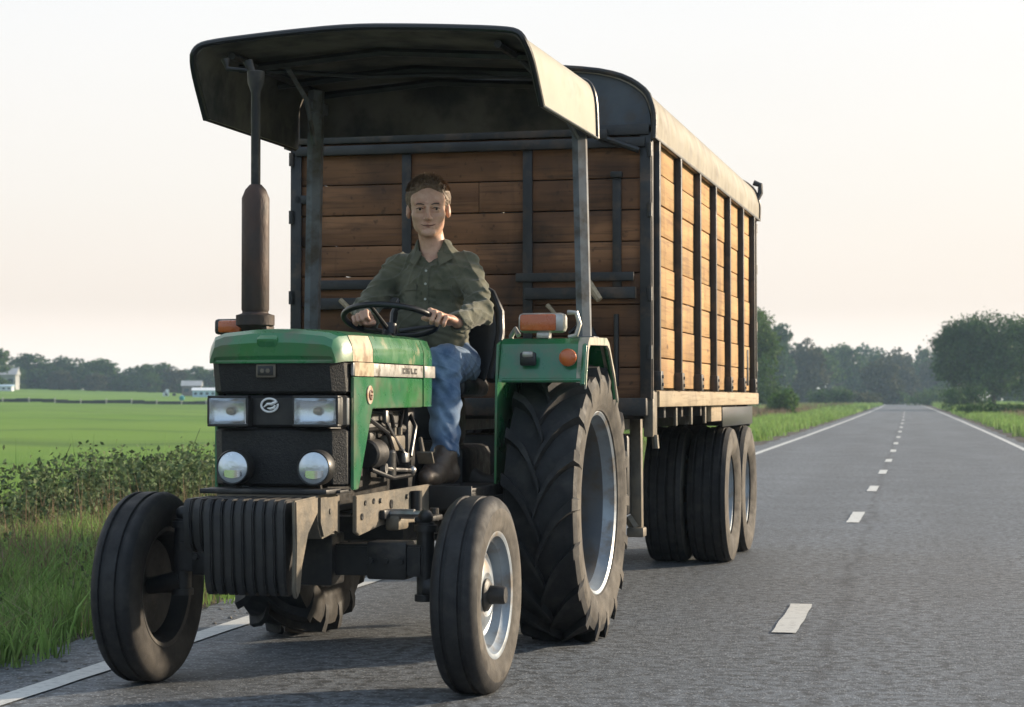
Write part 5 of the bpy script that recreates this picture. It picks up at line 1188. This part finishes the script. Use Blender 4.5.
# bramble hedge between the left verge and the field
def hedge_pts():
    L_ = []
    for y0 in np.arange(6, 64, .55):
        hh = .50 + .16 * math.sin(y0 * .8) + .10 * math.sin(y0 * 2.3 + 1) + (.08 if y0 > 17 else .02)
        for _ in range(2):
            L_.append(((-7.4 + rs.uniform(-.75, .75), y0 + rs.uniform(-.3, .3), hh * .45), (rs.uniform(.35, .7), rs.uniform(.4, .7), hh * rs.uniform(.42, .62))))
    return crown_pts(200000, L_, .9, 12, .045)
P = hedge_pts(); P[:, 2] = np.maximum(P[:, 2], .02) + hgt(P[:, 0], P[:, 1]); V, Fq = leaf_quads(P, .048, .5)
hd = raw('hedge', V, Fq, bush_m, None, False); hd.rotation_euler = (0, 0, ROAD_RZ); tag(hd, 'low tangled bramble hedge running between the grass verge and the green field', 'hedge')
bm = NB()
for y0 in np.arange(6, 40, .5):
    x = -6.9 + rs.uniform(-1.1, .6); z0 = float(hgt(x, y0)); hh = rs.uniform(.3, .85)
    tube(bm, [(x, y0, z0 - .03), (x + rs.uniform(-.1, .1), y0 + rs.uniform(-.1, .1), z0 + hh * .5), (x + rs.uniform(-.25, .25), y0 + rs.uniform(-.25, .25), z0 + hh)], [.006, .005, .002], 4)
st_ = finish('stems', bm, bark, hd); st_['kind'] = 'stuff'

# grass blades
M_pale = leafm('pale_grass_blades', (.24, .27, .12), (.30, .26, .16), .4, .4)
def blades(n, s0, s1, y0, y1, h0, h1, w, mat, name, ybias=1.0, lean=.35, dens=None):
    x = rs.uniform(s0, s1, n); y = y0 + (y1 - y0) * rs.rand(n) ** ybias
    if dens is not None:
        k = rs.rand(n) < dens(x, y); x, y = x[k], y[k]; n = len(x)
    cl = .5 + .5 * np.sin(x * 3.1 + 1.7 * np.sin(y * 2.3)) * np.sin(y * 1.9 + x); h = (h0 + (h1 - h0) * rs.rand(n)) * (.65 + .6 * cl); z = hgt(x, y)
    a = rs.uniform(0, 2 * np.pi, n); ww = w * rs.uniform(.6, 1.3, n); dx, dy = np.cos(a) * ww, np.sin(a) * ww; la = rs.uniform(0, 2 * np.pi, n); ll = h * lean * rs.rand(n)
    lx, ly = np.cos(la) * ll, np.sin(la) * ll
    V = np.stack([np.stack([x - dx, y - dy, z - .02], 1), np.stack([x + dx, y + dy, z - .02], 1), np.stack([x + dx * .7 + lx * .35, y + dy * .7 + ly * .35, z + h * .6], 1), np.stack([x - dx * .7 + lx * .35, y - dy * .7 + ly * .35, z + h * .6], 1),
                  np.stack([x + lx + dx * .08, y + ly + dy * .08, z + h], 1), np.stack([x + lx - dx * .08, y + ly - dy * .08, z + h], 1)], 1).reshape(-1, 3)
    b = np.arange(n) * 6; Fq = np.concatenate([np.stack([b, b + 1, b + 2, b + 3], 1), np.stack([b + 3, b + 2, b + 4, b + 5], 1)])
    o = raw(name, V, Fq, mat, None, False); o.rotation_euler = (0, 0, ROAD_RZ); tag(o, kind='stuff'); return o
edge = lambda x, y: np.clip((-x - 3.72 - .18 * np.sin(y * 2.1) - .12 * np.sin(y * 5.3)) * 3, 0, 1)
blades(120000, -6.9, -3.6, 5, 40, .06, .28, .0055, grass_m, 'verge_grass', 1.7, 1.1, edge)
blades(26000, -6.9, -3.75, 5, 40, .08, .26, .005, M_pale, 'pale_grass', 1.7, 1.2, edge)
blades(4200, -7.4, -5.0, 5, 40, .25, .50, .004, dry_m, 'seeding_grass', 1.6, .3)
blades(16000, -7.2, -4.8, 5, 40, .08, .30, .008, heath_m, 'dead_undergrowth', 1.6, .7)
blades(3500, -10, -7.5, 6, 40, .3, .62, .006, grass_m, 'tall_grass', 1.5, .3)
edge2 = lambda x, y: np.clip((np.abs(x + .3) - 3.5 - .3 * np.sin(y * .9)) * 2, 0, 1)
blades(60000, -7.4, -3.6, 40, 150, .10, .36, .018, grass_m, 'far_verge_grass', 1.5, .5, lambda x, y: edge2(x, y) * np.clip(1.2 - (-x - 5) * .12, .15, 1))
blades(26000, -12.5, -6.6, 52, 260, .22, .60, .03, heath_m, 'brown_heath', 1.5, .6)
blades(14000, -14, -3.8, 150, 330, .2, .55, .06, grass_m, 'distant_grass', 1.3, .5, edge2)
blades(55000, 3.0, 9, 34, 150, .12, .40, .018, grass_m, 'right_verge_grass', 1.4, .5, edge2)
blades(12000, 5.2, 9, 36, 190, .25, .55, .022, heath_m, 'right_brown_heath', 1.4, .6)
blades(16000, 3.2, 22, 140, 360, .2, .7, .06, grass_m, 'right_distant_grass', 1.3, .5, edge2)
# broad-leaved weeds scattered through the verge
wl = [((rs.uniform(-6.9, -4.3), 6 + 30 * rs.rand() ** 1.5, rs.uniform(.05, .16)), (rs.uniform(.08, .22), rs.uniform(.08, .22), rs.uniform(.06, .16))) for _ in range(150)]
P = crown_pts(22000, wl, .9, 10, .03); P[:, 2] = np.maximum(P[:, 2], .01) + hgt(P[:, 0], P[:, 1]); V, Fq = leaf_quads(P, .042, .8)
wd_ = raw('verge_weeds', V, Fq, bush_m, None, False); wd_.rotation_euler = (0, 0, ROAD_RZ); tag(wd_, kind='stuff')
blades(26000, 3.2, 8, 7, 36, .08, .34, .007, grass_m, 'near_right_grass', 1.0, .8, lambda x, y: np.clip((x - 3.3 - .15 * np.sin(y * 2)) * 3, 0, 1))
# loose stones along the broken edge of the asphalt
bm = NB()
for k in range(420):
    y = 6 + 20 * rs.rand() ** 1.4; s = -3.28 - abs(rs.normal()) * .22 + road_c(y) + .55; r = rs.uniform(.006, .018)
    mtx = Matrix.Translation((s, y, float(hgt(s, y)) + r * .5 + .01)) @ Matrix.Rotation(rs.uniform(0, 6), 4, 'Z') @ Matrix.Diagonal((r, r * rs.uniform(.6, 1), r * rs.uniform(.4, .8), 1)); bmesh.ops.create_icosphere(bm, subdivisions=1, radius=1, matrix=mtx)
g = finish('gravel', bm, M('gravel_stone', (.20, .19, .17), .85, col2=(.11, .10, .09), scale=6)); g.rotation_euler = (0, 0, ROAD_RZ); tag(g, kind='stuff')

# field fence: low dark board fence with pale posts, and the sheds beyond
fm = M('dark_fence_board', (.030, .032, .040), .8, col2=(.06, .055, .05), scale=.3); fp = M('pale_fence_post', (.35, .34, .30), .8)
FD = 205
fr = empty('field_fence'); pa = Vector(((-60 - 512) / F_PX * FD, FD - 6, 0)); pb = Vector(((250 - 512) / F_PX * (FD + 2), FD + 6, 0))
def gz(p): s = p.x * ca_ + p.y * sa_; y = -p.x * sa_ + p.y * ca_; return float(hgt(s, y))
nseg = 26; bm = NB()
for i in range(nseg):
    a = pa.lerp(pb, i / nseg); b = pa.lerp(pb, (i + 1) / nseg); d = b - a; ang = math.atan2(d.y, d.x); c = (a + b) / 2
    box(bm, (c.x, c.y, gz(c) + .17 + .02 * math.sin(i)), (d.length + .02, .05, .36 + .04 * math.sin(i * 2.1)), rot=(0, 0, ang))
finish('fence_board', bm, fm, fr)
for i in range(nseg + 1):
    p = pa.lerp(pb, i / nseg)
    if i % 2: continue
    bm = NB(); box(bm, (p.x, p.y - .06, gz(p) + .20), (.14, .10, .56), bev=.01); finish('post', bm, fp, fr)
tag(fr, 'long low dark board fence with pale posts crossing the green field', 'fence')
def shed(name, u, D, w, d, h, rh, wall, roofc, label, win=3):
    X = (u - 512) / F_PX * D; z = gz(Vector((X, D, 0))); r = empty(name, (X, D, z), rad(6)); tag(r, label, 'building')
    bm = NB(); box(bm, (0, 0, h / 2), (w, d, h)); finish('wall', bm, wall, r)
    bm = NB(); prism(bm, [(-d / 2 - .2, h + .003), (d / 2 + .2, h + .003), (0, h + rh)], 'X', -w / 2 - .2, w / 2 + .2); finish('roof', bm, roofc, r)
    for i in range(win):
        bm = NB(); box(bm, (-w / 2 + w * (i + .5) / win, -d / 2 - .02, h * .55), (w / win * .5, .05, h * .35)); finish('window', bm, M('dark_window', (.05, .07, .09), .2), r)
    return r
wh = M('white_cladding', (.62, .66, .70), .6); bl = M('pale_blue_cladding', (.40, .55, .66), .5); gr_ = M('grey_roof', (.30, .31, .32), .6, col2=(.4, .4, .4), scale=.5); rdb = M('brown_brick', (.16, .13, .12), .85)
shed('greenhouse', 205, 330, 3.8, 5, 1.15, .45, bl, wh, 'pale blue greenhouse with a white roof beyond the field, just left of the tractor', 4)
shed('barn', 192, 345, 3.2, 4, 1.7, .9, rdb, gr_, 'brown barn with a grey roof beside the pale blue greenhouse', 2)
shed('farmhouse', 3, 350, 5.0, 5, 2.6, 1.2, gr_, gr_, 'grey farmhouse among the trees at the left end of the field', 3)
shed('white_shed', 5, 335, 2.6, 3, .8, .3, wh, bl, 'low white shed in front of the grey farmhouse at the far left', 3)
# parked van and a blue-green water tank near the trees
X = (170 - 512) / F_PX * 335; v = empty('parked_van', (X, 335, gz(Vector((X, 335, 0)))), rad(20)); tag(v, 'tiny white van parked beyond the field, in front of the trees', 'van')
bm = NB(); prism(bm, [(-1.1, .25), (1.1, .25), (1.1, .60), (.75, .70), (.50, 1.15), (-1.1, 1.15)][::-1], 'Y', -.5, .5, .04); v_ = finish('body', bm, wh, v)
for x in (-.7, .7):
    for yy in (-.48, .48): bm = NB(); lathe(bm, [(yy - .06, .22), (yy + .06, .22)], c=(x, 0, .22), axis='Y', seg=16); finish('wheel', bm, rubber, v)
bm = NB(); prism(bm, [(.52, .70), (.74, .71), (.54, 1.08), (.45, 1.08)], 'Y', -.505, .505); finish('windscreen', bm, M('dark_window', (.05, .07, .09), .2), v)
v.rotation_euler = (0, 0, rad(200))
X = (182 - 512) / F_PX * 250; r = empty('water_tank', (X, 250, gz(Vector((X, 250, 0))))); tag(r, 'small round blue-green water tank standing in the far part of the green field', 'water tank')
bm = NB(); lathe(bm, [(.12, .20), (.2, .32), (.55, .34), (.70, .20), (.74, .08)], axis='Z', seg=20); finish('tank', bm, M('teal_tank', (.02, .22, .24), .4), r)
bm = NB(); lathe(bm, [(.74, .10), (.80, .10), (.81, .001)], axis='Z', seg=16); finish('lid', bm, wh, r)
for a in range(3): bm = NB(); tube(bm, [(.22 * math.cos(a * 2.1), .22 * math.sin(a * 2.1), 0), (.2 * math.cos(a * 2.1), .2 * math.sin(a * 2.1), .2)], .03, 6); finish('leg', bm, iron, r)
